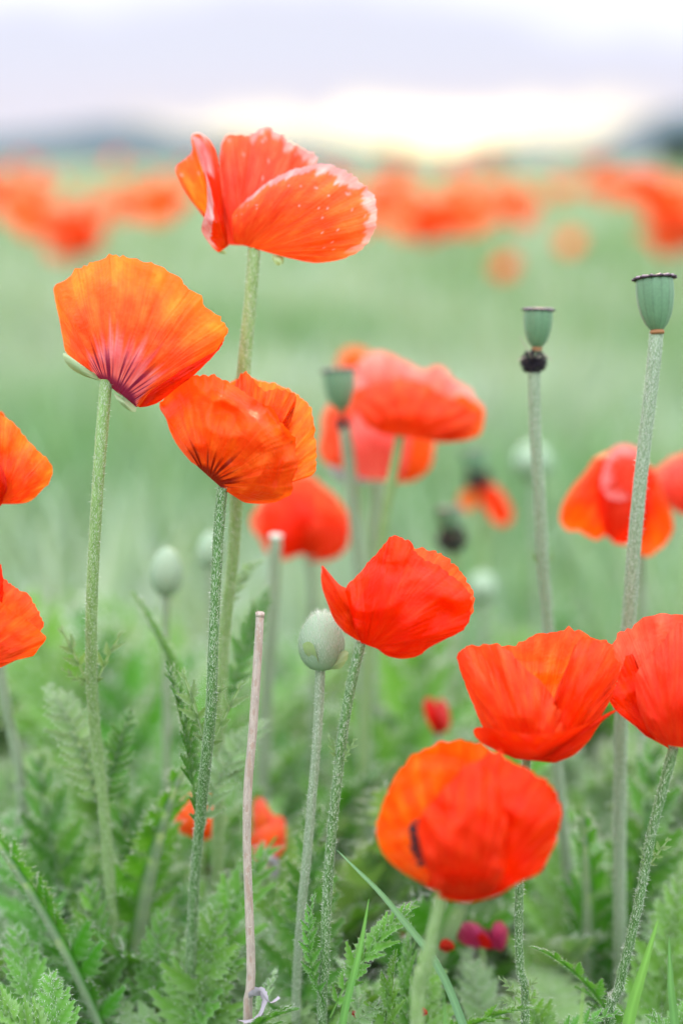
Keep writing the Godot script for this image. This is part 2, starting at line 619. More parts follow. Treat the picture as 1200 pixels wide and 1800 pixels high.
func make_leaf(sd: int, pairs: int, wide: float, bend: float, c: Color, edge: Color, hairy := 1.0, ribw := 0.007) -> ArrayMesh:
	# a pinnate poppy leaf one unit long: base at the origin, tip along +y, upper face to +z
	var r := RandomNumberGenerator.new()
	r.seed = sd
	var v := PackedVector3Array()
	var col := PackedColorArray()
	var idx := PackedInt32Array()
	var hv := PackedVector3Array()
	var hi := PackedInt32Array()
	var bendy := func(p: Vector3) -> Vector3:
		var y := p.y
		var ang := bend * y
		return Vector3(p.x, sin(ang) / bend if absf(bend) > 0.01 else y, -(1.0 - cos(ang)) / bend if absf(bend) > 0.01 else 0.0) + Vector3(0, -sin(ang) * -p.z * 0.0, p.z)
	# midrib with a wing on both sides
	var rib := edge.lerp(c, 0.25)
	var flank := c.lerp(edge, 0.7 if ribw > 0.01 else 0.15)
	var last := -1
	for k in 25:
		var y := k / 24.0
		var hw := lerpf(ribw, 0.003, y * y)
		var wing := 0.03 * sin(PI * clampf((y - 0.12) / 0.88, 0, 1)) * wide * 3.0
		var s := v.size()
		for q in [[-hw - wing, 0.004, c], [-hw, -ribw * 0.4, flank], [0.0, -ribw, rib], [hw, -ribw * 0.4, flank], [hw + wing, 0.004, c]]:
			v.append(bendy.call(Vector3(q[0], y, q[1])))
			col.append(q[2])
		if last >= 0:
			for q in 4:
				idx.append_array([last + q, s + q, last + q + 1, last + q + 1, s + q, s + q + 1])
		last = s
	# leaflets
	for k in pairs:
		for side: float in [-1.0, 1.0]:
			var y := lerpf(0.14, 0.95, (k + r.randf_range(-0.2, 0.2) + (0.15 if side > 0 else 0.0)) / (pairs - 0.6))
			var shape := pow(sin(PI * pow(clampf(y, 0.02, 0.985), 0.85)), 0.75)
			var ln := wide * shape * r.randf_range(0.85, 1.12)
			if ln < 0.02:
				continue
			var ang := lerpf(1.0, 0.42, y) + r.randf_range(-0.12, 0.12)
			var d := Vector3(sin(ang) * side, cos(ang), r.randf_range(0.05, 0.45)).normalized()
			var pn := Vector3(cos(ang) * side, -sin(ang), 0.0)
			var hw := ln * r.randf_range(0.115, 0.16) + 0.005
			var cc := c * r.randf_range(0.82, 1.15)
			cc.a = 1.0
			var curl := r.randf_range(-0.5, 0.2)
			var o := Vector3(0, y, 0)
			var teeth := 5
			var prev := -1
			for q in teeth * 2 + 1:
				var u := float(q) / (teeth * 2)
				var h := hw * (0.25 + 1.2 * sin(PI * pow(u, 0.62))) * (1.0 - 0.45 * u) * 0.95
				h *= 1.3 if q % 2 == 1 else 0.8
				if q == teeth * 2:
					h = 0.0
				var along_u := u + (0.09 if q % 2 == 1 else 0.0)
				var mid := o + d * ln * u + Vector3(0, 0, curl * ln * u * u)
				var rim := o + d * ln * along_u + Vector3(0, 0, curl * ln * u * u + h * 0.55)
				var s := v.size()
				for w in [rim - pn * h, mid, rim + pn * h]:
					v.append(bendy.call(w))
				var ec := cc.lerp(edge, 0.36 if q % 2 == 1 else 0.06)
				col.append_array([ec, cc, ec])
				if prev >= 0:
					if side > 0:
						idx.append_array([prev, s, prev + 1, prev + 1, s, s + 1, prev + 1, s + 1, prev + 2, prev + 2, s + 1, s + 2])
					else:
						idx.append_array([prev, prev + 1, s, prev + 1, s + 1, s, prev + 1, prev + 2, s + 1, prev + 2, s + 2, s + 1])
				prev = s
				if hairy > 0.0 and q > 0:
					for e: float in [-1.0, 1.0]:
						for w in 2:
							var base: Vector3 = rim + pn * h * e
							var dir := (d * r.randf_range(0.4, 1.2) + pn * e * r.randf_range(0.1, 0.9) + Vector3(0, 0, r.randf_range(-0.5, 0.6))).normalized() * 0.017 * r.randf_range(0.6, 1.3) * hairy
							var b := hv.size()
							hv.append_array([bendy.call(base - d * 0.0012), bendy.call(base + d * 0.0012), bendy.call(base + dir)])
							hi.append_array([b, b + 1, b + 2])
	if hairy > 0.0:
		for k in 150:   # bristles down the midrib
			var y := r.randf_range(0.02, 0.95)
			var base := Vector3(r.randf_range(-0.012, 0.012), y, -0.006)
			var dir := Vector3(r.randf_range(-1, 1), r.randf_range(0.1, 0.7), -r.randf_range(0.2, 0.9)).normalized() * 0.022 * r.randf_range(0.6, 1.2)
			var b := hv.size()
			hv.append_array([bendy.call(base - Vector3(0, 0.0011, 0)), bendy.call(base + Vector3(0, 0.0011, 0)), bendy.call(base + dir)])
			hi.append_array([b, b + 1, b + 2])
	var m := build_mesh(v, idx, PackedVector2Array(), col)
	m.surface_set_material(0, M.leaf)
	if hairy > 0.0:
		build_mesh(hv, hi, PackedVector2Array(), PackedColorArray(), m)
		m.surface_set_material(1, M.hair)
	return m


func make_leaf_meshes() -> void:
	var fresh := [Color(0.065, 0.26, 0.02), Color(0.10, 0.31, 0.03), Color(0.05, 0.21, 0.02), Color(0.15, 0.36, 0.05)]
	var pale := Color(0.44, 0.53, 0.42)
	for k in 12:
		var c: Color = fresh[k % 4].lerp(Color(0.30, 0.42, 0.24), 0.55 if k % 3 == 2 else 0.1)
		leaf_meshes.append(make_leaf(100 + k, 10 + k % 4, [0.17, 0.21, 0.19, 0.24][k % 4], [0.25, 0.7, 1.2, 0.45, 0.9, 1.6][k % 6], c, pale))
	for k in 2:   # seen from behind: a broad, felted midrib
		leaf_meshes.append(make_leaf(140 + k, 12, 0.16, 0.3 + 0.3 * k, fresh[k], pale, 1.0, 0.0155))
	for k in 4:   # broader leaves
		leaf_meshes.append(make_leaf(160 + k, 10 + k, 0.19, [0.3, 0.8, 0.5, 1.1][k], fresh[k].lerp(Color(0.30, 0.42, 0.24), 0.55 if k % 2 == 0 else 0.2), pale))
	bract_mesh = make_leaf(300, 4, 0.26, 0.5, Color(0.17, 0.29, 0.11), pale)


func leaf(root: Node3D, base: Vector3, tip: Vector3, facing: Vector3, kind := -1, wide := 1.0, called := "leaf") -> void:
	var o := MeshInstance3D.new()
	o.name = called
	if kind < 0:
		kind = rng.randi() % 12
	o.mesh = leaf_meshes[kind % leaf_meshes.size()] if called == "leaf" else bract_mesh
	root.add_child(o, true)
	var y := tip - base
	var ln := y.length()
	y /= ln
	var z := (facing - y * facing.dot(y)).normalized()
	var x := y.cross(z)
	o.transform = Transform3D(Basis(x * ln * wide, y * ln, z * ln), base - root.position)


# ------------------------------------------------------------------ ground, hills, trees, meadow

func structure(called: String, mesh: Mesh, m: Material, kind := "structure") -> MeshInstance3D:
	var o := part(self, called, mesh, m)
	o.set_meta("kind", kind)
	return o


func build_ground() -> void:
	var m := mat("soil", Color(0.5, 0.5, 0.5), 0.95)
	m.albedo_color = Color.WHITE
	var img := Image.create(256, 256, false, Image.FORMAT_RGB8)
	var n := FastNoiseLite.new()
	n.seed = 3
	n.frequency = 0.03
	for y in 256:
		for x in 256:
			var k := 0.5 + 0.5 * n.get_noise_2d(x, y)
			var f := 0.5 + 0.5 * n.get_noise_2d(x * 6.0, y * 6.0)
			var c := Color(0.05, 0.075, 0.03).lerp(Color(0.11, 0.18, 0.07), k) * (0.7 + 0.6 * f)
			img.set_pixel(x, y, c.linear_to_srgb())
	m.albedo_texture = ImageTexture.create_from_image(img)
	m.uv1_triplanar = true
	m.uv1_world_triplanar = true
	m.uv1_scale = Vector3(0.7, 0.7, 0.7)
	var v := PackedVector3Array()
	var idx := PackedInt32Array()
	var xs := [-5000.0, -300.0, -30.0, -4.0, 4.0, 30.0, 300.0, 5000.0]
	var zs := [300.0, 3.0, -4.0, -30.0, -150.0, -700.0, -2500.0, -6000.0]
	for z in zs:
		for x in xs:
			v.append(Vector3(x, 0, z))
	for j in 7:
		for i in 7:
			var a := j * 8 + i
			idx.append_array([a, a + 8, a + 1, a + 1, a + 8, a + 9])
	structure("ground", build_mesh(v, idx), m)


func ridge(called: String, dist: float, deep: float, line: Array, m: Material, rough: float, sd: float) -> void:
	# line: pixel x, y of the skyline; the ridge stands at its distance, with a slope in front and one behind
	var v := PackedVector3Array()
	var idx := PackedInt32Array()
	var n := 140
	var rows := 9
	for j in rows:
		var f := float(j) / (rows - 1)
		for i in n + 1:
			var px := lerpf(line[0][0], line[line.size() - 1][0], float(i) / n)
			var py := 285.0
			for k in line.size() - 1:
				if px >= line[k][0] and px <= line[k + 1][0]:
					py = lerpf(line[k][1], line[k + 1][1], smoothstep(0, 1, (px - line[k][0]) / (line[k + 1][0] - line[k][0])))
			var top := (285.0 - py) / FOC * dist
			top *= 1.0 + rough * nz.get_noise_2d(i * 0.25, sd + j)
			var x := (px - 600.0) / FOC * dist
			v.append(Vector3(x * (1.0 + 0.12 * (f - 0.5)), maxf(top, 0.0) * sin(PI * f) - 0.5 + EYE * sin(PI * f), -dist + deep * (0.5 - f)))
	for j in rows - 1:
		for i in n:
			var a := j * (n + 1) + i
			idx.append_array([a, a + n + 1, a + 1, a + 1, a + n + 1, a + n + 2])
	structure(called, build_mesh(v, idx), m)


func build_hills() -> void:
	ridge("hills", 2600.0, 900.0, [[-900, 256], [-500, 228], [-200, 240], [0, 238], [110, 230], [190, 218], [260, 218], [340, 234], [430, 242], [560, 248], [680, 258], [760, 264], [850, 252], [930, 246], [985, 256], [1040, 248], [1105, 212], [1180, 195], [1300, 188], [1500, 214], [1900, 254]], M.hillside, 0.06, 3.0)
	ridge("foothills", 1000.0, 300.0, [[-700, 268], [-100, 262], [150, 250], [260, 236], [330, 244], [480, 244], [560, 246], [640, 256], [760, 268], [850, 260], [960, 266], [1040, 262], [1150, 260], [1300, 262], [1900, 270]], M.hillside, 0.15, 8.0)


func tree(px: float, py_top: float, dist: float, width_px: float, label: String, sd: int) -> void:
	var r := RandomNumberGenerator.new()
	r.seed = sd
	var base := Vector3((px - 600.0) / FOC * dist, 0, -dist)
	var high := EYE + (285.0 - py_top) / FOC * dist
	var wide := width_px / FOC * dist * 0.5
	var root := thing("field_tree", label, "tree", base)
	var t := tube_mesh([base - Vector3(0, 0.2, 0), base + Vector3(0.02 * high, high * 0.4, 0), base + Vector3(0, high * 0.85, 0)], high * 0.035, high * 0.008, 10, 8)
	part(root, "trunk", t[0], M.bark)
	for k in 6:
		var y := high * r.randf_range(0.25, 0.7)
		var a := r.randf() * TAU
		var o := base + Vector3(0, y, 0)
		var l := tube_mesh([o, o + Vector3(cos(a) * wide * 0.4, high * 0.06, sin(a) * wide * 0.4), o + Vector3(cos(a) * wide * 0.75, high * 0.16, sin(a) * wide * 0.75)], high * 0.014, high * 0.004, 6, 6)
		part(root, "limb", l[0], M.bark)
	var v := PackedVector3Array()
	var idx := PackedInt32Array()
	var col := PackedColorArray()
	var clumps := []
	for k in 26:
		var a := r.randf() * TAU
		var y := r.randf()
		var rr := sqrt(r.randf()) * wide * (0.45 + 0.75 * sin(PI * (0.12 + 0.8 * y)))
		clumps.append([base + Vector3(cos(a) * rr * 0.8, high * lerpf(0.2, 0.93, y), sin(a) * rr * 0.8), high * r.randf_range(0.07, 0.14), r.randf_range(0.7, 1.3)])
	for k in 9000:
		var cl: Array = clumps[r.randi() % clumps.size()]
		var dir := Vector3(r.randfn(), r.randfn(), r.randfn()) * 0.55
		var p: Vector3 = cl[0] + dir * cl[1]
		var a := Vector3(r.randfn(), r.randfn(), r.randfn()).normalized() * high * 0.026
		var b := a.cross(Vector3(r.randfn(), r.randfn(), r.randfn())).normalized() * high * 0.018
		var s := v.size()
		v.append_array([p - a, p + b, p + a, p - b])
		idx.append_array([s, s + 1, s + 2, s, s + 2, s + 3])
		var c: Color = Color(0.03, 0.065, 0.022) * cl[2]
		for q in 4:
			col.append(c)
	var crown := part(root, "crown", build_mesh(v, idx, PackedVector2Array(), col), M.grass)
	crown.set_meta("kind", "stuff")


func build_trees() -> void:
	tree(1192, 222, 62.0, 110.0, "dark green bushy tree at the right edge under the hill", 1)
	tree(1270, 240, 66.0, 100.0, "dark tree just beyond the right edge of the field", 2)
	tree(1015, 268, 220.0, 60.0, "small dark tree at the field's far edge left of the bushy tree", 3)
	tree(1062, 272, 220.0, 50.0, "low dark shrub between the small tree and the bushy tree", 4)
	tree(862, 254, 240.0, 34.0, "narrow dark tree rising between the two patches of sunset glow", 5)
	tree(690, 258, 260.0, 46.0, "round dark tree on the skyline right of the white edged poppy", 6)
	tree(420, 250, 300.0, 60.0, "dark tree on the foothill behind the white edged poppy", 7)


func tuft_mesh(sd: int, blades: int, high: float, spread: float, wide: float) -> ArrayMesh:
	var r := RandomNumberGenerator.new()
	r.seed = sd
	var v := PackedVector3Array()
	var idx := PackedInt32Array()
	var col := PackedColorArray()
	for k in blades:
		var a := r.randf() * TAU
		var out := Vector3(cos(a), 0, sin(a))
		var o := out * spread * 0.35 * r.randf()
		var h := high * r.randf_range(0.55, 1.1)
		var lean := spread * r.randf_range(0.2, 1.0)
		var turn := a + r.randf_range(-1.2, 1.2) + PI / 2
		var sidev := Vector3(cos(turn), 0, sin(turn))
		var tone := r.randf_range(0.8, 1.2)
		var last := -1
		for q in 5:
			var u := q / 4.0
			var p := o + out * lean * u * u + Vector3(0, h * (u - 0.12 * u * u), 0)
			var w := wide * (0.6 + 1.2 * u) * (1.0 - u * u) * r.randf_range(0.8, 1.2)
			var s := v.size()
			v.append_array([p - sidev * w, p + sidev * w])
			var c := Color(tone, tone, tone)
			col.append_array([c, c])
			if last >= 0:
				idx.append_array([last, s, last + 1, last + 1, s, s + 1])
			last = s
	return build_mesh(v, idx, PackedVector2Array(), col)


func meadow(called: String, mesh: Mesh, near: float, far: float, count: int, size: Vector2, margin: float, sd: int, c0: Color, c1: Color) -> void:
	var r := RandomNumberGenerator.new()
	r.seed = sd
	var mm := MultiMesh.new()
	mm.transform_format = MultiMesh.TRANSFORM_3D
	mm.use_colors = true
	mm.mesh = mesh
	mm.instance_count = count
	for i in count:
		var z := sqrt(lerpf(near * near, far * far, r.randf()))
		var x := r.randf_range(-1.0, 1.0) * (0.27 * z + margin)
		var s := r.randf_range(size.x, size.y)
		mm.set_instance_transform(i, Transform3D(Basis(Vector3.UP, r.randf() * TAU).scaled(Vector3(s, s * r.randf_range(0.85, 1.15), s)), Vector3(x, -0.01, -z)))
		var k := clampf(0.55 + 0.9 * nz.get_noise_2d(x * 1.3 + 40.0, z * 0.9) + r.randf_range(-0.25, 0.25), 0.0, 1.0)
		mm.set_instance_color(i, c0.lerp(c1, k))
	var o := MultiMeshInstance3D.new()
	o.name = numbered(called)
	o.multimesh = mm
	o.material_override = M.grass
	add_child(o, true)
	o.set_meta("kind", "stuff")
	o.set_meta("label", "pale green meadow grass and leaves blurred between the poppies")
	o.set_meta("category", "grass")
	o.set_meta("group", "meadow grass")


func build_meadow() -> void:
	var deep := Color(0.14, 0.32, 0.115)
	var light := Color(0.47, 0.57, 0.49)
	for k in 4:
		meadow("meadow_grass", tuft_mesh(20 + k, 26, 0.40, 0.22, 0.004), 1.05, 5.0, 900, Vector2(0.7, 1.15), 0.7, 60 + k, deep, light)
	for k in 3:
		meadow("meadow_grass", tuft_mesh(30 + k, 26, 0.44, 0.3, 0.007), 4.6, 16.0, 1700, Vector2(0.8, 1.2), 1.2, 70 + k, deep, light)
	for k in 2:
		meadow("meadow_grass", tuft_mesh(40 + k, 30, 0.5, 0.7, 0.02), 15.0, 90.0, 4500, Vector2(0.8, 1.3), 3.0, 80 + k, deep, light)
	meadow("meadow_grass", tuft_mesh(47, 16, 0.26, 0.16, 0.003), 0.5, 1.3, 300, Vector2(0.7, 1.2), 0.25, 91, deep, light)


# ------------------------------------------------------------------ distant poppies

func cup_petal(r: RandomNumberGenerator, ang: float, size: float, open: float, c: Color, ns := 10, nt := 6) -> ArrayMesh:
	# a petal round the flower's own axis: base at the origin, axis +y
	var v := PackedVector3Array()
	var uv := PackedVector2Array()
	var col := PackedColorArray()
	var idx := PackedInt32Array()
	var sd := r.randf() * 100.0
	for j in nt + 1:
		var t := float(j) / nt
		for i in ns + 1:
			var s := float(i) / ns * 2.0 - 1.0
			var a := ang + s * 0.95
			var tt := t * (1.0 - 0.22 * s * s) * (1.0 + 0.06 * nz.get_noise_2d(s * 5.0, sd))
			var rad := size * (0.08 + open * sin(tt * 1.5) + 0.1 * t * nz.get_noise_2d(s * 4.0, sd + 5.0))
			var y := size * (pow(tt, 1.5) * 0.95 - 0.12 * open * t)
			v.append(Vector3(cos(a) * rad, y, sin(a) * rad))
			uv.append(Vector2(s * 0.5 + 0.5, t))
			var m := 1.0 + 0.25 * nz.get_noise_2d(s * 6.0, sd + 20.0)
			col.append(Color(c.r, c.g * m, c.b * m))
	for j in nt:
		for i in ns:
			var a := j * (ns + 1) + i
			var b := a + ns + 1
			idx.append_array([a, b, a + 1, a + 1, b, b + 1])
	return build_mesh(v, idx, uv, col)


func small_poppy(sd: int, high: float, size: float, open: float, c: Color, tilt: Vector3) -> Node3D:
	var r := RandomNumberGenerator.new()
	r.seed = sd
	var o := Node3D.new()
	var st := MeshInstance3D.new()
	st.name = "stem"
	var sway := r.randf_range(-0.04, 0.04)
	st.mesh = tube_mesh([Vector3(0, -0.02, 0), Vector3(sway, high * 0.5, sway * 0.5), Vector3(0, high, 0)], 0.003, 0.0024, 12, 6)[0]
	st.material_override = M.stem_pale
	o.add_child(st, true)
	for k in 4:
		var p := MeshInstance3D.new()
		p.name = "petal"
		p.mesh = cup_petal(r, k * PI / 2 + r.randf_range(-0.25, 0.25), size * r.randf_range(0.9, 1.1), open * (1.0 if k % 2 == 0 else 0.88), c)
		p.material_override = M.petal
		p.position = Vector3(0, high, 0)
		p.rotation = tilt
		o.add_child(p, true)
	return o


func build_distant_poppies() -> void:
	var r := RandomNumberGenerator.new()
	r.seed = 909
	var protos := []
	for k in 6:
		var c: Color = [Color(0.90, 0.19, 0.04), Color(0.90, 0.25, 0.07), Color(0.88, 0.14, 0.03)][k % 3]
		protos.append(small_poppy(500 + k, 0.55, r.randf_range(0.054, 0.07), r.randf_range(0.55, 0.95), c, Vector3(r.randf_range(-0.5, 0.5), 0, r.randf_range(-0.5, 0.5))))
	var spots := []
	# single flowers that stand apart: px, py, depth, label
	for q in [[893, 473, 3.6, "blurred orange poppy standing alone below the right cluster of distant poppies"], [1000, 432, 4.6, "paler blurred poppy right of the lone blurred one, above the two seed heads"],
			[1155, 408, 4.2, "blurred orange poppy at the bottom of the right edge cluster"], [92, 440, 4.2, "blurred pale orange poppy lowest in the left distant cluster"], [1188, 402, 5.0, "blurred poppy on the frame's right edge above the ribbed seed head"]]:
		spots.append(q)
	for q in [[20, 318], [62, 342], [104, 322], [150, 352], [30, 372], [86, 396], [132, 402], [180, 372], [192, 306], [232, 338], [250, 300], [292, 330], [310, 356], [128, 436], [10, 300], [68, 300], [215, 372], [346, 320], [-30, 350], [-60, 400],
			[700, 312], [690, 384], [655, 350], [742, 366], [770, 396], [800, 330], [820, 392], [850, 292], [832, 306], [880, 352], [905, 384], [860, 380], [705, 402], [760, 292], [800, 284], [672, 300], [905, 330], [740, 410], [640, 396], [590, 320], [560, 300],
			[985, 338], [962, 316], [1080, 342], [1112, 352], [1150, 372], [1182, 398], [1170, 432], [1062, 332], [1096, 328], [1200, 420], [1140, 340], [1210, 350], [1230, 400], [1180, 330],
			[40, 288], [205, 290], [262, 352], [290, 372], [60, 402], [160, 424], [330, 300], [720, 345], [815, 360], [790, 300], [840, 282], [690, 345], [920, 360], [1050, 300], [1120, 318]]:
		spots.append([q[0], q[1], clampf((EYE - r.randf_range(0.56, 0.7)) * FOC / maxf(q[1] - 285.0, 8.0), 3.2, 22.0) if q[1] > 302 else r.randf_range(9.0, 18.0), ""])
	var clusters := [[-60, 330, 296, 370, 30], [640, 920, 294, 360, 24], [1040, 1260, 300, 370, 14], [930, 1040, 300, 350, 5], [330, 640, 294, 316, 6], [-500, -60, 295, 420, 18], [1260, 1700, 295, 420, 18]]
	for c in clusters:
		for k in c[4]:
			var px := r.randf_range(c[0], c[1])
			var py := lerpf(c[2], c[3], pow(r.randf(), 0.9))
			var d := (EYE - r.randf_range(0.42, 0.6)) * FOC / maxf(py - 285.0, 5.0)
			spots.append([px, py, clampf(d, 2.6, 30.0), ""])
	for i in spots.size():
		var q: Array = spots[i]
		var p := at(q[0], q[1], q[2])
		var o: Node3D = protos[i % 6] if i < 6 else protos[i % 6].duplicate()
		o.name = numbered("distant_poppy")
		add_child(o, true)
		var head := clampf(p.y - 0.02, 0.3, 1.0)
		o.position = Vector3(p.x, 0, p.z)
		var s := head / 0.55
		o.scale = Vector3(s, s, s)
		o.rotation.y = r.randf() * TAU
		o.set_meta("label", q[3] if q[3] else "blurred orange red poppy far across the field")
		o.set_meta("category", "poppy")
		o.set_meta("group", "distant poppies across the field")


# ------------------------------------------------------------------ leaf clumps

func clump(label: String, px: float, d: float, leaves: Array, extra := 0, high := 0.36, group := "") -> Node3D:
	# leaves: base px, py, d, tip px, py, d, mesh, width, facing (x, y, z in the camera's right, up and towards it)
	var g := at(px, 1750, d)
	var root := thing("poppy_leaf_clump", label, "leafy plant", Vector3(g.x, 0, g.z), group)
	var right := Vector3(1, 0, 0)
	for q in leaves:
		var f: Vector3 = right * q[8] + upv * q[9] - fwd * q[10]
		leaf(root, at(q[0], q[1], q[2]), at(q[3], q[4], q[5]), f, q[6], q[7])
	var kinds := Vector2i(2, 17)
	for k in extra:
		var a := TAU * (k + rng.randf_range(0.0, 0.8)) / extra
		var out := Vector3(cos(a), 0, sin(a))
		var base := root.position + out * 0.015 + Vector3(0, 0.02, 0)
		var tall := high * rng.randf_range(0.55, 1.08)
		var tip := root.position + out * rng.randf_range(0.05, 0.20) + Vector3(0, tall, 0)
		leaf(root, base, tip, (Vector3.UP * 0.6 - out * 0.9).normalized(), rng.randi_range(kinds.x, kinds.y), rng.randf_range(0.8, 1.25))
	return root


func build_clumps() -> void:
	clump("serrated bright green leaves in the lower left corner", 30, 0.66, [
		[150, 1900, 0.665, -6, 1722, 0.64, 3, 1.5, 0.3, 0.9, 0.35], [120, 1980, 0.66, 98, 1712, 0.655, 1, 1.3, 0.3, 0.2, 0.9],
		[10, 2000, 0.66, 8, 1640, 0.66, 4, 1.1, 0.8, 0.1, 0.5], [-40, 1950, 0.66, -5, 1560, 0.69, 8, 1.0, 0.5, 0.2, 0.8],
		[90, 2000, 0.69, 50, 1600, 0.70, 1, 1.0, 0.4, 0.2, 0.8]], 3, 0.25)
	clump("tall left leaf with a broad pale midrib, leaning left", 150, 0.72, [
		[215, 1900, 0.735, 22, 1372, 0.73, 12, 1.2, 0.75, 0.2, -0.6], [130, 1950, 0.75, 18, 1350, 0.77, 4, 1.0, 0.3, 0.1, 0.9],
		[160, 1950, 0.78, 66, 1305, 0.80, 6, 0.9, 0.2, 0.2, 0.9], [230, 1900, 0.75, 120, 1560, 0.74, 9, 1.1, -0.4, 0.4, 0.8], [60, 1950, 0.76, -30, 1420, 0.78, 2, 1.1, 0.5, 0.2, 0.8]], 3, 0.3)
	clump("feathery pale leaves rising right of the left poppy's stem", 235, 0.76, [
		[226, 1950, 0.80, 216, 1262, 0.79, 13, 1.1, -0.6, 0.1, -0.75], [300, 1950, 0.82, 232, 1322, 0.80, 6, 1.0, 0.6, 0.2, 0.8], [190, 1950, 0.78, 165, 1490, 0.77, 7, 1.1, 0.1, 0.2, 0.9],
		[330, 1950, 0.80, 205, 1590, 0.72, 4, 1.0, 0.5, 0.6, 0.5], [320, 2000, 0.78, 285, 1520, 0.77, 10, 1.2, 0.0, 0.3, 0.9], [250, 1900, 0.76, 275, 1640, 0.72, 1, 1.0, 0.1, 0.6, 0.8]], 3, 0.34)
	clump("broad green leaves at the foot of the crumpled poppy's stem", 330, 0.72, [
		[300, 1950, 0.74, 366, 1462, 0.72, 1, 1.1, -0.5, 0.5, 0.7], [330, 1950, 0.74, 358, 1620, 0.71, 3, 1.3, 0.0, 0.8, 0.6], [395, 1950, 0.74, 300, 1700, 0.70, 5, 1.1, 0.3, 0.7, 0.6],
		[400, 2050, 0.76, 330, 1480, 0.79, 7, 1.1, 0.2, 0.1, 0.9], [340, 2000, 0.72, 395, 1700, 0.72, 9, 1.1, 0.2, 0.5, 0.8]], 3, 0.3)
	clump("arched bristly leaf left of the dry stalk", 385, 0.69, [
		[352, 1980, 0.70, 424, 1636, 0.675, 4, 1.3, -0.6, 0.5, -0.6], [450, 1960, 0.68, 404, 1700, 0.675, 8, 0.8, -0.5, 0.3, 0.8], [470, 2050, 0.72, 470, 1500, 0.74, 2, 1.1, 0.2, 0.1, 0.9],
		[520, 2000, 0.71, 480, 1640, 0.72, 11, 1.2, 0.1, 0.3, 0.9]], 3, 0.25)
	clump("upright feathery leaf beside the bud's stem", 545, 0.73, [
		[515, 1950, 0.75, 548, 1415, 0.735, 6, 0.9, -0.1, 0.1, 0.95], [575, 1950, 0.76, 520, 1540, 0.78, 10, 1.1, 0.0, 0.2, 0.9], [500, 2000, 0.78, 500, 1380, 0.82, 3, 1.0, 0.4, 0.1, 0.9]], 3, 0.32)
	clump("dark serrated leaves under the big blurred poppy", 660, 0.68, [
		[700, 1985, 0.68, 640, 1690, 0.665, 3, 0.7, -0.5, 0.7, 0.4], [760, 1960, 0.69, 648, 1640, 0.70, 1, 0.6, -0.6, 0.7, 0.3], [650, 2000, 0.70, 690, 1700, 0.68, 8, 0.8, 0.4, 0.6, 0.7], [735, 1880, 0.67, 900, 1686, 0.66, 1, 0.9, -0.3, 0.8, -0.5],
		[720, 1990, 0.69, 780, 1640, 0.72, 7, 1.0, 0.2, 0.3, 0.9], [820, 2000, 0.72, 720, 1590, 0.76, 5, 1.1, 0.2, 0.3, 0.9]], 4, 0.25)
	clump("toothed leaf arching right of the dark stem", 960, 0.68, [
		[915, 1880, 0.672, 1042, 1728, 0.655, 4, 1.1, -0.5, 0.7, 0.4], [985, 1900, 0.67, 1078, 1756, 0.66, 1, 0.9, -0.5, 0.6, -0.6], [1000, 2000, 0.70, 950, 1740, 0.69, 3, 1.2, 0.2, 0.6, 0.7],
		[1110, 1900, 0.71, 1035, 1555, 0.70, 4, 0.75, 0.7, 0.4, -0.5], [940, 2000, 0.74, 985, 1600, 0.75, 11, 1.3, -0.1, 0.4, 0.9], [860, 2000, 0.74, 860, 1660, 0.73, 2, 1.2, 0.1, 0.4, 0.9]], 4, 0.26)
	clump("grey green feathery leaf behind the right poppy's stem", 1085, 0.78, [
		[1090, 1950, 0.82, 1138, 1300, 0.80, 6, 1.0, -0.4, 0.1, 0.9], [1020, 1950, 0.84, 1070, 1375, 0.80, 12, 0.9, 0.6, 0.1, -0.75], [1150, 1950, 0.80, 1085, 1400, 0.82, 10, 1.1, 0.2, 0.1, 0.9], [1130, 1980, 0.74, 1190, 1540, 0.74, 3, 1.0, -0.3, 0.2, 0.9],
		[980, 1950, 0.84, 1030, 1420, 0.86, 7, 1.2, 0.1, 0.1, 0.9]], 3, 0.36)
	clump("ribbed green leaves in the lower right corner", 1180, 0.69, [
		[1100, 1950, 0.69, 1215, 1712, 0.68, 1, 1.2, -0.3, 0.8, 0.5], [1180, 2000, 0.70, 1150, 1660, 0.72, 5, 1.1, 0.1, 0.5, 0.8], [1240, 2000, 0.68, 1175, 1780, 0.67, 9, 1.1, 0.2, 0.6, 0.7], [1260, 2000, 0.74, 1200, 1480, 0.76, 2, 1.0, 0.1, 0.2, 0.9]], 4, 0.25)
	# rows behind
	var r := RandomNumberGenerator.new()
	r.seed = 55
	var marks := [[60, "the scarlet petal tips at the left edge", 90.0], [190, "the wide orange fan's stem", 90.0], [300, "the oval bud on the left", 70.0], [380, "the crumpled orange poppy's stem", 60.0], [460, "the bare dry stalk", 60.0], [560, "the round green bud's stem", 70.0], [640, "the centre red poppy's stem", 60.0], [760, "the small pinkish red bud", 80.0], [930, "the bowl shaped poppy", 100.0], [1090, "the tall seed head's stem", 80.0], [1190, "the poppy at the right edge", 60.0]]
	for k in 46:
		var d := lerpf(0.82, 1.5, k / 45.0) + r.randf_range(-0.04, 0.04)
		var px := 600.0 + (r.randf_range(-640.0, 640.0) if k % 5 else r.randf_range(-560.0, 0.0))
		var near := ""
		if d < 1.12:
			for q in marks:
				if not near and absf(px - q[0]) < q[2]:
					near = q[1]
					q[2] = 0.0
		clump("blurred pale feathery poppy leaves behind " + near if near else "blurred clump of feathery grey green poppy leaves behind the sharp flowers", px, d, [], 9, (r.randf_range(0.39, 0.46) if d < 1.05 else r.randf_range(0.36, 0.43)) + (0.035 if px < 560.0 else 0.0), "blurred leaf clumps behind the front row")


# ------------------------------------------------------------------ front row poppies

